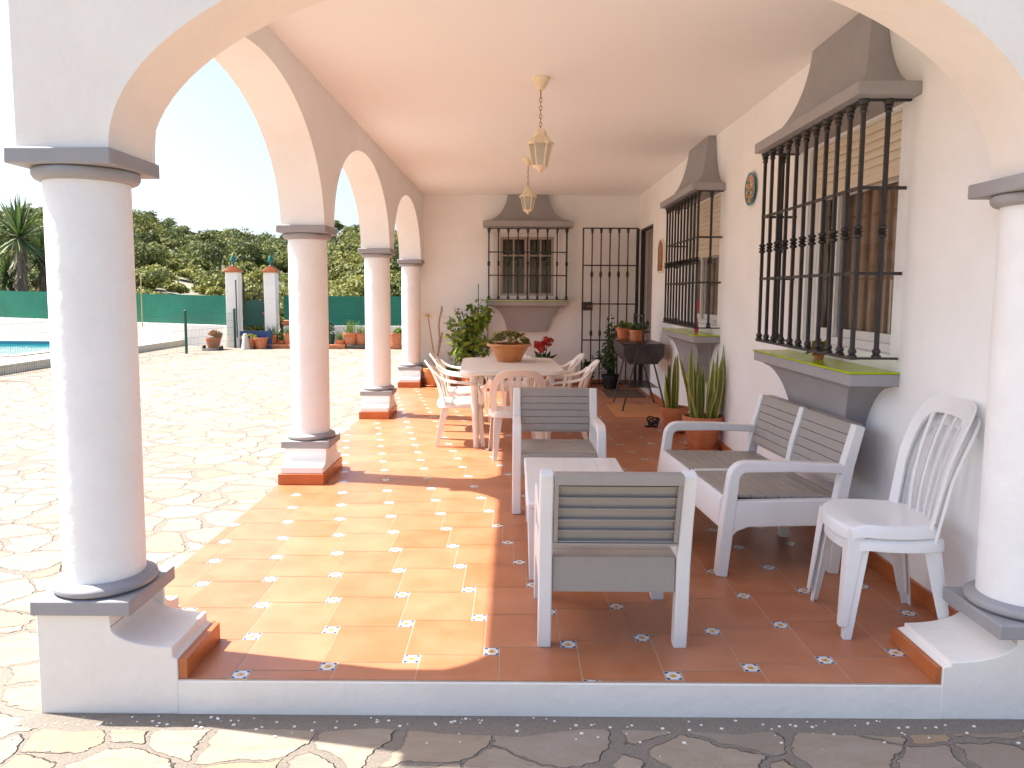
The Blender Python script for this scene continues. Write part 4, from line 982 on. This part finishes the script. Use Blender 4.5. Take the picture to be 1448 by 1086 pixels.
# ------------------------------------------------------------------ plants
def pot_parts(t, rt, rb, h, mname='pot', saucer=True, z=0):
    b0 = .018 if saucer else 0
    m_ = MB(); m_.lathe([(rb*.96, b0+z), (rb, b0+.01+z), (rt*.93, h*.80+z), (rt, h*.81+z), (rt*1.03, h*.985+z), (rt*1.01, h+z), (rt*.92, h+z), (rt*.90, h*.86+z)], k=36); m_.build('pot', mname, t, angle=30)
    m_ = MB(); m_.lathe([(rt*.885, h*.80+z), (rt*.89, h*.87+z), (rt*.4, h*.89+z)], k=24); m_.build('soil', 'soil', t)
    if saucer:
        m_ = MB(); m_.lathe([(rb*1.05, .0005+z), (rb*1.32, .028+z), (rb*1.28, .032+z), (rb*1.0, .012+z)], k=32); m_.build('saucer', mname, t)
def blade(mb, uvl, p, L_, wd, lean, az, seg=8, twist=0., curl=0.):
    vs = []; d = Vector((math.cos(az), math.sin(az), 0)); sd_ = Vector((-math.sin(az+twist), math.cos(az+twist), 0))
    for i in range(seg+1):
        s = i/seg; c = Vector(p)+d*(lean*s+curl*s*s)+Vector((0, 0, L_*s)); ww = wd*(.55+.9*s-1.45*s**3.2)/1.0; ww = max(ww, .001)
        cup = d*(.25*ww)
        vs += [c-sd_*ww/2+cup, c, c+sd_*ww/2+cup]
    fs = []
    for i in range(seg):
        a = 3*i; fs += [(a, a+1, a+4, a+3), (a+1, a+2, a+5, a+4)]
        s0, s1 = i/seg*L_*3, (i+1)/seg*L_*3
        uvl += [0, s0, .5, s0, .5, s1, 0, s1, .5, s0, 1, s0, 1, s1, .5, s1]
    mb.add(vs, fs)
def snake_plant(x, y, rt, rb, h, n, hmin, hmax, label):
    t = empty('potted_snake_plant', (x, y, 0), 0, label, 'potted plant', 'potted snake plants'); pot_parts(t, rt, rb, h)
    m_ = MB(); uvl = []
    for k in range(n):
        a = rng.uniform(0, 6.283); r = rt*.6*math.sqrt(rng.uniform(.02, 1)); L_ = rng.uniform(hmin, hmax)
        a2 = a+rng.normal(0, .5); blade(m_, uvl, (r*math.cos(a), r*math.sin(a), h*.84), L_, rng.uniform(.062, .092), rng.uniform(.02, .19)*r/(rt*.6), a2, 9, rng.uniform(-1.4, 1.4), rng.uniform(-.06, .09))
    m_.build('leaves', 'snake', t, uv=uvl, recalc=False, angle=80)
snake_plant(1.735, 7.98, .15, .105, .27, 9, .36, .62, 'smaller snake plant in a terracotta pot, beside the barbecue legs')
snake_plant(1.80, 7.03, .19, .125, .33, 26, .38, .78, 'larger snake plant in a stained terracotta pot behind the loveseat')

def leafy(t, name, mname, C, D, size, aspect=1.8, up=.2):
    V, Fq = leaf_cloud(np.array(C), np.array(D), size, up, aspect); return fast_mesh(name, V, Fq, mname, t)
# bare-stemmed plant
t = empty('bare_stemmed_plant', (-1.27, 11.78, 0), 0, 'terracotta pot with two nearly leafless stems beside the last column', 'potted plant'); pot_parts(t, .175, .125, .30, 'pot_glaze')
m_ = MB(); m_.tube([(.02, 0, .25), (-.0, 0, .55), (-.045, 0, .85), (-.085, 0, 1.12)], [.012, .011, .010, .008], 8)
m_.tube([(.03, 0, .25), (.075, .01, .55), (.10, 0, .78), (.085, 0, .95), (.10, 0, 1.08), (.135, 0, 1.22), (.13, 0, 1.27)], [.016, .015, .016, .013, .014, .015, .012], 8)
m_.tube([(.07, .01, .5), (.12, 0, .72), (.14, 0, .86)], [.013, .012, .014], 8); m_.build('stems', 'stem', t)
m_ = MB()
for k in range(26):
    a = rng.uniform(0, 6.283); e = rng.uniform(-.6, 1.3); L_ = rng.uniform(.07, .13); d = Vector((math.cos(a)*math.cos(e), math.sin(a)*math.cos(e), math.sin(e))); p0 = Vector((-.085, 0, 1.11)); s_ = d.orthogonal().normalized()*.006
    m_.add([p0-s_, p0+d*L_, p0+s_], [(0, 1, 2)])
m_.build('dry_leaves', 'straw', t, smooth=False, recalc=False)
# big leafy plant
t = empty('leafy_potted_shrub', (-.68, 11.68, 0), 0, 'tall leafy green shrub on stakes in a pot behind the table', 'potted plant'); pot_parts(t, .17, .12, .28)
C, D = [], []
m_ = MB()
for k in range(60):
    a = rng.uniform(0, 6.283); top = rng.uniform(.45, 1.35); r = rng.uniform(.05, .40)*(1-.35*abs(top-.85)); p = [(0, 0, .24), (.3*r*math.cos(a), .3*r*math.sin(a)*.7, .24+.5*top*.8), (r*math.cos(a), r*math.sin(a)*.7, top)]
    m_.tube(p, [.006, .005, .003], 5)
    for q in range(15):
        s = rng.uniform(.35, 1.05); c = Vector(p[1]).lerp(Vector(p[2]), s)+Vector(rng.normal(0, .045, 3)); C.append(c); D.append((math.cos(a)*.6, math.sin(a)*.6-.5, .3))
for k in range(20): C.append((.26+rng.normal(0, .035), rng.normal(0, .03), rng.uniform(1.0, 1.36))); D.append((0, -1, .3))
m_.tube([(.13, .05, .2), (.12, .05, 1.62)], .007, 6); m_.tube([(.27, .05, .2), (.27, .05, 1.3)], .006, 6)
m_.build('stems', 'green_paint', t)
leafy(t, 'foliage', 'leaf', C, D, .062, 1.7, -.1)
# bowl of succulents on the table
t = empty('succulent_bowl', (-.05, 7.98, .7505), 0, 'wide terracotta bowl of succulents standing on the dining table', 'planter')
m_ = MB(); m_.lathe([(.118, 0), (.125, .006), (.205, .155), (.232, .165), (.240, .185), (.232, .195), (.205, .190), (.19, .16)], k=44); m_.build('bowl', 'pot_glaze', t, angle=30)
m_ = MB(); m_.lathe([(.188, .15), (.19, .165), (.08, .185)], k=24); m_.build('soil', 'soil', t)
def rosettes(t, name, mname, n, R_, z0, dome, rs_, petals=14):
    m_ = MB()
    for k in range(n):
        a = rng.uniform(0, 6.283); r = R_*math.sqrt(rng.uniform(0, 1)); c = Vector((r*math.cos(a), r*math.sin(a), z0+dome*(1-(r/R_)**2)+rng.uniform(-.01, .015))); q = rng.uniform(*rs_)
        for j in range(petals):
            b_ = 2.4*j; e = 1.35-1.25*j/petals; L_ = q*(.45+.6*j/petals); d = Vector((math.cos(b_)*math.cos(e), math.sin(b_)*math.cos(e), math.sin(e))); s_ = Vector((-math.sin(b_), math.cos(b_), 0))*L_*.33
            m_.add([c, c+d*L_*.6-s_, c+d*L_, c+d*L_*.6+s_], [(0, 1, 2, 3)])
    return m_.build(name, mname, t, smooth=False, recalc=False)
rosettes(t, 'succulents', 'succ', 95, .22, .185, .11, (.03, .055)); rosettes(t, 'pink_rosettes', 'succ_pk', 16, .16, .21, .10, (.03, .05), 18)
C = [(rng.uniform(-.17, .17), rng.uniform(-.17, .17), .2+rng.uniform(.03, .11)) for _ in range(140)]; leafy(t, 'loose_stems', 'leaf_y', C, [(0, 0, 1)]*140, .02, 2.2)
# red flowers
t = empty('red_flowering_plant', (.46, 11.6, 0), 0, 'potted plant with dark red flower heads behind the dining table', 'potted plant'); pot_parts(t, .12, .085, .22)
m_ = MB()
for x, z in ((-.06, .72), (.06, .74), (.0, .62)): m_.tube([(0, 0, .2), (x*.6, 0, z*.7), (x, 0, z)], .007, 6)
m_.build('stems', 'leaf_dk', t)
C, D = [], []
for cx, cz in ((-.09, .68), (.03, .74), (.09, .73), (-.03, .62)):
    for k in range(40): d = rng.normal(0, 1, 3); d /= np.linalg.norm(d); C.append((cx+d[0]*.055, d[1]*.05, cz+d[2]*.06)); D.append(d)
leafy(t, 'flowers', 'red_fl', C, D, .045, 1.4)
C = [(rng.normal(0, .09), rng.normal(0, .06), rng.uniform(.25, .52)) for _ in range(60)]; leafy(t, 'foliage', 'leaf_dk', C, [(0, -.5, .4)]*60, .06, 3)
# small pots along the back wall
def small_pot(x, y, rt, h, kind, label, z=0, group='small pots along the porch back wall', name='potted_plant', mname='pot', fh=.25, mleaf='leaf_lt', saucer=True):
    t = empty(name, (x, y, z), 0, label, 'potted plant', group); pot_parts(t, rt, rt*.72, h, mname, saucer)
    if kind == 'grass':
        m_ = MB(); uvl = []
        for k in range(70):
            a = rng.uniform(0, 6.283); blade(m_, uvl, (rng.normal(0, rt*.3), rng.normal(0, rt*.3), h*.85), fh*rng.uniform(.5, 1.1), .012*max(1, fh*3), fh*rng.uniform(.1, .6), a, 4, 0, fh*.1)
        m_.build('foliage', mleaf, t, recalc=False, smooth=False)
    elif kind == 'bush':
        P, D = crown_points(220, rt*1.25, fh, 6); leafy(t, 'foliage', mleaf, P+np.array([0, 0, h+fh*.14]), D, .035*max(1, rt*7), 2)
    elif kind == 'cactus':
        m_ = MB()
        for k in range(9):
            a = rng.uniform(0, 6.283); r = rng.uniform(.1, .7)*rt; hh = fh*rng.uniform(.4, 1); q = .022
            m_.lathe([(q*.8, h*.8), (q*1.1, h+hh*.4), (q, h+hh*.8), (q*.3, h+hh)], r*math.cos(a), r*math.sin(a), k=9)
        m_.build('stems', 'leaf_dk', t)
        C = [(rng.normal(0, rt*.5), rng.normal(0, rt*.5), h+rng.uniform(-.01, .06)) for _ in range(90)]; leafy(t, 'foliage', mleaf, C, [(0, 0, 1)]*90, .035, 2.4)
    return t
small_pot(-1.0, 11.84, .12, .16, 'bush', 'low pot with a round green leafy plant beside the bare-stemmed plant', fh=.26, mleaf='leaf')
small_pot(-.60, 11.35, .13, .15, 'grass', 'wide shallow terracotta pot under the leafy shrub', fh=.18)
small_pot(1.15, 11.72, .10, .22, 'bush', 'small terracotta pot with trailing greenery at the foot of the iron door', fh=.30, mleaf='leaf_dk')
# tall wispy shrub
t = empty('wispy_potted_shrub', (1.52, 11.62, 0), 0, 'tall wispy dark green shrub growing behind the barbecue', 'potted plant'); pot_parts(t, .15, .11, .22, 'rubber', False)
C, D = [], []; m_ = MB()
for k in range(30):
    a = rng.uniform(0, 6.283); top = rng.uniform(.4, 1.15); r = rng.uniform(.05, .26); p0 = Vector((0, 0, .2)); p1 = Vector((r*math.cos(a)-.05, r*math.sin(a)*.6, top)); m_.tube([p0, p0.lerp(p1, .5)+Vector((0, 0, .08)), p1], [.006, .004, .002], 5)
    for q in range(22): C.append(p0.lerp(p1, rng.uniform(.1, 1.05))+Vector(rng.normal(0, .03, 3))); D.append((math.cos(a), math.sin(a), .3))
m_.build('stems', 'leaf_dk', t); leafy(t, 'foliage', 'leaf_dk', C, D, .03, 2.6)

# ------------------------------------------------------------------ barbecue
t = empty('barbecue', (1.62, 9.72, 0), 0, 'black steel trough barbecue on splayed legs by the side window', 'barbecue')
m_ = MB()
prof = [(-.25, .85), (.25, .85), (.25, .80), (.245, .70), (.17, .61), (-.17, .61), (-.245, .70), (-.25, .80)]
inn = [(-.235, .851), (.235, .851), (.232, .71), (.16, .625), (-.16, .625), (-.232, .71)]
m_.prism(prof, -.45, -.44, 'y'); m_.prism(prof, .44, .45, 'y')
m_.ribbon([(-.25, .85), (-.248, .72), (-.17, .61), (.17, .61), (.248, .72), (.25, .85)], .012, -.44, .44, 'y')
m_.box(-.275, -.245, -.46, .46, .838, .852); m_.box(.245, .275, -.46, .46, .838, .852)
m_.box(.276, .29, -.10, .1, .74, .80)
m_.build('fire_trough', 'bbq', t, bevel=.003)
for yy in (-.40, .40):
    m_ = MB(); arc = [(.085*math.cos(a), yy-.06*(1 if yy < 0 else -1), .76+.085*math.sin(a)) for a in np.linspace(0, PI, 9)]
    m_.tube([(.30, yy, 0)]+arc+[(-.25, yy, 0)], .011, 8); m_.build('leg_hoop', 'bbq', t)
m_ = MB(); m_.box(-.235, .235, -.43, .43, .852, .858)
m_.build('lid_plate', 'bbq', t)
m_ = MB()
for sx in (-.17, .20):
    m_.tube([(sx, -.40, .30), (sx, .40, .30)], .006, 6)
for k in range(14): yy = -.38+.76*k/13; m_.tube([(-.17, yy, .305), (.20, yy, .305)], .003, 5)
m_.build('lower_rack', 'bbq', t)
m_ = MB(); m_.box(-.0, .022, -.30, -.27, .858, 1.22); m_.box(-.0, .022, .40, .43, .858, 1.22); m_.tube([(.011, -.285, 1.2), (.011, .415, 1.2)], .008, 8)
m_.tube([(.022, -.28, 1.0), (.09, -.28, 1.0)], .012, 8); m_.build('grill_uprights', 'bbq', t)
small_pot(1.60, 9.62, .115, .16, 'cactus', 'front terracotta pot of small cacti standing on the barbecue', z=.859, group='pots on the barbecue', fh=.13, mleaf='leaf_dk')
small_pot(1.47, 10.02, .10, .17, 'cactus', 'rear terracotta pot with trailing succulents on the barbecue', z=.859, group='pots on the barbecue', fh=.10, mleaf='leaf')
m_ = MB(); m_.box(1.25, 1.90, 8.85, 9.95, .0008, .006); o = m_.build('floor_mat', 'mat_f', bevel=.002); tag(o, 'plain tan mat lying on the tiles under the barbecue', 'mat')
m_ = MB(); m_.box(1.35, 1.90, 10.6, 11.45, .0008, .008); o = m_.build('doormat', mat('dark_doormat', (.10, .065, .04), .95, bump=(250, .8, .004))); tag(o, 'dark brown doormat in front of the side door', 'mat')
m_ = MB()
for k in range(5): m_.tube([(.05*math.cos(a)*(1+.1*k), .05*math.sin(a), .02+.018*k+.02*math.sin(2*a+k)) for a in np.linspace(0, 2*PI, 17)], .008, 6)
m_.box(-.09, .03, -.03, .03, .0008, .014)
o = m_.build('hose_coil', 'rubber', loc=(1.56, 8.25, 0)); tag(o, 'small black coil of hose beside the smaller snake plant', 'hose coil')
# things behind the grilles
small_pot(1.86, 4.55, .035, .045, 'cactus', 'tiny potted cactus on the green sill behind the near window bars', z=1.0865, group='things on the window sills', fh=.09, mleaf='leaf_y', saucer=False)
m_ = MB(); P = []
for i in range(11):
    P.append([(.0+.012*math.sin(i*.9+j), -.05+.025*j, .34*(1-i/10)+.0) for j in range(5)])
shell_quad(m_, P, .003); o = m_.build('red_cloth', 'red_cloth', loc=(1.84, 7.55, 1.088), angle=60); tag(o, 'small red cloth behind the bars of the farther side window', 'cloth')

# ------------------------------------------------------------------ courtyard: wall, netting, gate, pool
def wall_run(name, p, q, z0a, z1a, z0b, z1b, th, mname, label, cat, parent=None):
    d = (Vector(q)-Vector(p)).normalized(); n = Vector((-d.y, d.x))*th/2; m_ = MB()
    c = [Vector(p)-n, Vector(q)-n, Vector(q)+n, Vector(p)+n]
    m_.add([(c[0].x, c[0].y, z0a), (c[1].x, c[1].y, z0b), (c[2].x, c[2].y, z0b), (c[3].x, c[3].y, z0a), (c[0].x, c[0].y, z1a), (c[1].x, c[1].y, z1b), (c[2].x, c[2].y, z1b), (c[3].x, c[3].y, z1a)],
           [(0, 3, 2, 1), (4, 5, 6, 7), (0, 1, 5, 4), (1, 2, 6, 5), (2, 3, 7, 6), (3, 0, 4, 7)])
    o = m_.build(name, mname, parent, bevel=.01)
    if label: tag(o, label, cat)
    return o
wall_run('boundary_wall', (-8.45, 22.0), (-32, 27.8), GZ-.3, .48, GZ-.3, .85, .2, 'plaster_ext', 'low white boundary wall behind the pool, left of the gate', 'wall')
wall_run('boundary_wall', (-6.75, 22.0), (12, 22.0), GZ-.3, .49, GZ-.3, .49, .2, 'plaster_ext', 'low white boundary wall behind the row of pots, right of the gate', 'wall')
def netting(p, q, z0a, z1a, z0b, z1b, label):
    t = empty('green_netting_fence', (p[0], p[1], 0), 0, label, 'fence')
    L_ = (Vector(q)-Vector(p)); n = max(6, int(L_.length/.8)); m_ = MB(); vs = []
    for i in range(n+1):
        s = i/n; c = Vector((L_.x*s, L_.y*s)); z0 = z0a+(z0b-z0a)*s; z1 = z1a+(z1b-z1a)*s-.012*(i % 2)
        off = rng.uniform(-.05, .05)
        for dy in (0, .012): vs += [(c.x, c.y+off+dy, z0+.01), (c.x, c.y+off+dy, z1)]
    fs = []
    for i in range(n):
        a = 4*i; fs += [(a, a+4, a+5, a+1), (a+2, a+3, a+7, a+6), (a+1, a+5, a+7, a+3), (a, a+2, a+6, a+4)]
    m_.add(vs, fs); m_.build('netting', 'screen', t)
    k = max(2, int(L_.length/2.6))
    for i in range(k+1):
        s = i/k; m_ = MB(); m_.tube([(L_.x*s, L_.y*s+.05, z0a+(z0b-z0a)*s-.05), (L_.x*s, L_.y*s+.05, z1a+(z1b-z1a)*s+.03)], .024, 8); m_.build('post', 'green_paint', t)
netting((-8.45, 21.98), (-32, 27.75), .49, 1.36, .86, 1.68, 'green mesh netting on the wall behind the pool, left of the gate')
netting((-6.75, 21.98), (12, 21.98), .50, 1.36, .50, 1.36, 'green mesh netting on the wall right of the gate')
for px, y_, lean, lb in ((206, 22.3, 0, 'upright bamboo cane leaning on the netting beside the first column'), (18, 24.0, .45, 'slanting bamboo cane on the netting at the far left')):
    x_ = (px-729)/1057*y_; m_ = MB(); m_.tube([(x_+lean, y_-.12, .42), (x_, y_-.1, 1.95 if lean == 0 else 1.55)], .017, 8); o = m_.build('bamboo_cane', 'wood'); tag(o, lb, 'cane', 'canes on the netting')
def pillar(x0, x1, label):
    c = (x0+x1)/2; hw = (x1-x0)/2; t = empty('gate_pillar', (c, 21.75, GZ), 0, label, 'pillar', 'gate pillars')
    m_ = MB(); m_.box(-hw, hw, -hw, hw, -.1, 2.03-GZ); m_.build('shaft', 'plaster_ext', t, bevel=.01)
    m_ = MB(); z = 2.0305-GZ; m_.box(-hw*1.25, hw*1.25, -hw*1.25, hw*1.25, z, z+.045)
    for i in range(4): q = hw*(1.12-.24*i); m_.box(-q, q, -q, q, z+.0455+.035*i, z+.0805+.035*i)
    m_.build('tiled_cap', 'skirt', t, bevel=.004)
    m_ = MB(); m_.lathe([(.03, z+.18), (.05, z+.20), (.025, z+.225), (.075, z+.30), (.085, z+.34), (.05, z+.44), (.01, z+.50)], k=12); m_.build('finial', 'teal', t)
pillar(-8.30, -7.95, 'white gate pillar with terracotta cap and teal finial, left one'); pillar(-7.20, -6.87, 'white gate pillar with terracotta cap and teal finial, right one')
t = empty('garden_gate', (-7.54, 21.75, GZ), 0, 'dark green arched metal gate between the white pillars', 'gate')
m_ = MB(); pts = [(-.30, .62), (.30, .62), (.30, 1.22)]+[(.30*math.cos(a), 1.22+.16*math.sin(a)) for a in np.linspace(0, PI, 12)][1:]
m_.prism(pts, -.012, .012, 'y'); 
for k in range(9): x = -.26+.065*k; m_.box(x-.012, x+.012, -.02, -.0125, .64, 1.22)
m_.build('leaf_panel', 'green_paint', t)
m_ = MB()
for k in range(8): x = -.28+.08*k; m_.tube([(x, 0, .6), (x, 0, 2.0-.1*abs(k-3.5)/3.5)], .009, 6)
m_.tube([(-.31, 0, .5), (-.31, 0, 2.05)], .02, 8); m_.tube([(-.42, -.28, .3), (-.42, -.28, 1.95)], .018, 8); m_.build('bars', 'iron', t)
m_ = MB(); m_.lathe([(.02, 0), (.03, .02), (.01, .04)], k=10); m_.build('handle', 'pot', t, loc=(.27, -.05, .98))
m_ = MB(); m_.box(-.46, .44, -.02, .02, -.0, .50); m_.box(-.46, -.42, -.025, -.021, 0, .5); m_.box(.40, .44, -.025, -.021, 0, .5)
o = m_.build('blue_panel', 'blue', loc=(-7.36, 21.30, GZ), bevel=.004); tag(o, 'dark blue board standing in front of the gate', 'board'); o.rotation_euler.x = -.06
m_ = MB(); m_.lathe([(.13, 0), (.12, .03), (.06, .42), (.05, .44)], k=16); m_.lathe([(.17, 0), (.17, .02)], k=4)
o = m_.build('pale_cone', 'stone', loc=(-7.55, 20.98, GZ)); tag(o, 'pale tapered cone in front of the blue board', 'cone')
# pool
m_ = MB(); us = [-30, -22, -10.75, -9.85]; ys = [13.2, 16.15, 21.3, 24.2]
ZD = .04
for i in range(3):
    for j in range(3):
        if i == 1 and j == 1: continue
        m_.add([(us[i], ys[j], ZD), (us[i+1], ys[j], ZD), (us[i+1], ys[j+1], ZD), (us[i], ys[j+1], ZD)], [(0, 1, 2, 3)])
m_.add([(us[0], ys[0], GZ-.05), (us[3], ys[0], GZ-.05), (us[3], ys[0], ZD), (us[0], ys[0], ZD)], [(0, 1, 2, 3)])
m_.add([(us[3], ys[0], GZ-.05), (us[3], ys[3], GZ-.05), (us[3], ys[3], ZD), (us[3], ys[0], ZD)], [(0, 1, 2, 3)])
o = m_.build('pool_deck', 'stone', smooth=False); tag(o, 'pale raised deck around the swimming pool', 'deck', kind='structure')
t = empty('swimming_pool', (-16, 18.7, 0), 0, 'turquoise swimming pool at the left beyond the mesh fence', 'pool')
m_ = MB()
for a, c, e, f_ in ((-6, 5.25, -2.55, -2.2), (-6, 5.25, 2.25, 2.6), (4.9, 5.25, -2.2, 2.25)): m_.box(a, c, e, f_, ZD+.001, ZD+.03)
m_.build('coping', 'stone', t, bevel=.01)
m_ = MB(); m_.box(-6, 4.92, -2.22, -2.21, -1.2, ZD+.02); m_.box(-6, 4.92, 2.24, 2.25, -1.2, ZD+.02); m_.box(4.89, 4.9, -2.21, 2.24, -1.2, ZD+.02); m_.build('basin', mat('pool_tile', (.03, .25, .35), .3), t)
m_ = MB(); m_.add([(-22, 16.48, -.03), (-11.1, 16.48, -.03), (-11.1, 20.94, -.03), (-22, 20.94, -.03)], [(0, 1, 2, 3)])
o = m_.build('water', 'water', smooth=False); tag(o, 'turquoise pool water', 'water', kind='structure')
# pool fence
t = empty('pool_fence', (-8.6, 15, GZ), 0, 'fine green wire mesh fence on green posts in front of the pool', 'fence')
PF = [(-9.9, 10.4), (-9.35, 13.3), (-8.95, 16.3), (-8.53, 19.4), (-8.02, 21.45)]
w_ = MB()
for (xa, ya), (xb, yb) in zip(PF[:-1], PF[1:]):
    L_ = math.hypot(xb-xa, yb-ya); n = int(L_/.055)
    for i in range(n+1):
        s = i/n; x, y = xa+(xb-xa)*s+8.6, ya+(yb-ya)*s-15; w_.tube([(x, y, .04), (x, y, 1.02)], .0028, 3, cap=False)
    for z in (.04, .22, .40, .60, .80, 1.0):
        w_.tube([(xa+8.6, ya-15, z), (xb+8.6, yb-15, z)], .0035, 4, cap=False)
w_.build('wire_mesh', 'net_w', t, smooth=False)
for x, y in PF[:3]+PF[3:]:
    m_ = MB(); m_.tube([(x+8.6, y-15, -.05), (x+8.6, y-15, 1.1)], .034, 10); m_.lathe([(.04, 1.1), (.04, 1.12), (.01, 1.14)], x+8.6, y-15, k=10); m_.build('post', 'green_paint', t)
# row of pots along the far wall
GP = 'pots along the courtyard wall'
row = [(307, 20.9, .21, .33, 'bush', 'leaf_dk', .28, 'terracotta pot with orange-tipped plant standing by the pool fence', 'orange_lf'),
       (358, 21.2, .20, .30, 'bush', 'y', .14, 'terracotta pot of yellow blooms in front of the blue board', 'leaf_y'),
       (374, 21.2, .20, .32, 'none', '', 0, 'empty terracotta pot in front of the right gate pillar', ''),
       (391, 21.6, .17, .26, 'grass', '', .40, 'terracotta pot of tall grass just right of the gate', 'leaf_lt'),
       (404, 21.6, .16, .10, 'bush', '', .42, 'bushy light green plant next to the tall grass pot', 'leaf_lt'),
       (414, 21.5, .16, .30, 'grass', '', .25, 'terracotta pot half hidden behind the second column', 'leaf_lt'),
       (472, 21.6, .15, .28, 'bush', '', .55, 'dark pot with a small grey-green tree', 'leaf_dk'),
       (487, 21.5, .16, .12, 'grass', '', .30, 'low leafy plant between the dark pot and the tall pot', 'leaf'),
       (501, 21.5, .22, .34, 'grass', '', .42, 'largest terracotta pot with tall grass between the second and third columns', 'leaf_lt'),
       (516, 21.5, .18, .32, 'grass', '', .30, 'terracotta pot just left of the third column', 'leaf_lt'),
       (551, 21.6, .16, .14, 'bush', '', .40, 'light green bushy plant right of the third column', 'leaf_lt'),
       (565, 21.4, .19, .34, 'bush', '', .20, 'terracotta pot beside the last column', 'leaf')]
for px, y_, rt, h, kd, _, fh, lb, ml in row:
    x_ = (px-731)/1057*(y_+.1)
    z_ = GZ+(.12 if px > 380 else 0)
    small_pot(x_, y_, rt, h, kd if kd != 'none' else 'empty', lb, z=z_, group=GP, fh=fh, mleaf=ml or 'leaf', saucer=False, mname='green_paint' if px == 472 else 'pot')
for px0, px1, lb in ((385, 418, 'long terracotta trough under the pots right of the gate'), (466, 494, 'long terracotta trough under the dark pot'), (496, 522, 'low brown block under the largest pot'), (546, 572, 'terracotta trough near the last column')):
    xa, xb = (px0-731)/1057*21.5, (px1-731)/1057*21.5; m_ = MB()
    c = (xa+xb)/2; hw = (xb-xa)/2
    m_.loft([[(-hw*.95, -.13, 0), (hw*.95, -.13, 0), (hw*.95, .13, 0), (-hw*.95, .13, 0)], [(-hw, -.17, .10), (hw, -.17, .10), (hw, .17, .10), (-hw, .17, .10)], [(-hw, -.17, .118), (hw, -.17, .118), (hw, .17, .118), (-hw, .17, .118)]])
    o = m_.build('planter_trough', 'pot' if 'brown' not in lb else 'bark', loc=(c, 21.45, GZ), bevel=.006); tag(o, lb, 'trough', 'troughs along the courtyard wall')
# cart under the first pot
m_ = MB(); m_.box(-.24, .24, -.16, .16, .0, .05); m_.box(-.26, -.22, -.1, .1, 0, .14); m_.box(.20, .26, -.1, .1, .0, .12); o = m_.build('pot_trolley', 'rubber', loc=((307-731)/1057*20.7, 20.55, GZ), bevel=.02); tag(o, 'black low trolley in front of the orange-tipped plant', 'trolley')
m_ = MB(); m_.box(-.16, .16, -.1, .1, 0, .16); o = m_.build('clay_block', 'pot', loc=(-6.62, 21.98, .492), bevel=.02); tag(o, 'terracotta block resting on the wall beside the right pillar', 'block')

# paint chips and grit lying in the mortar by the kerb
m_ = MB()
for k in range(170):
    x, y = rng.uniform(-2.4, 3.2), 2.725-abs(rng.normal(0, .09))-.004; q = rng.uniform(.002, .006)
    m_.box(x-q, x+q, y-q*.7, y+q*.7, GZ+.0005, GZ+.0005+q*.7)
o = m_.build('paint_chips', 'plaster_ext', smooth=False); tag(o, 'scattered white paint chips in the mortar along the kerb', 'paint chips', kind='stuff')
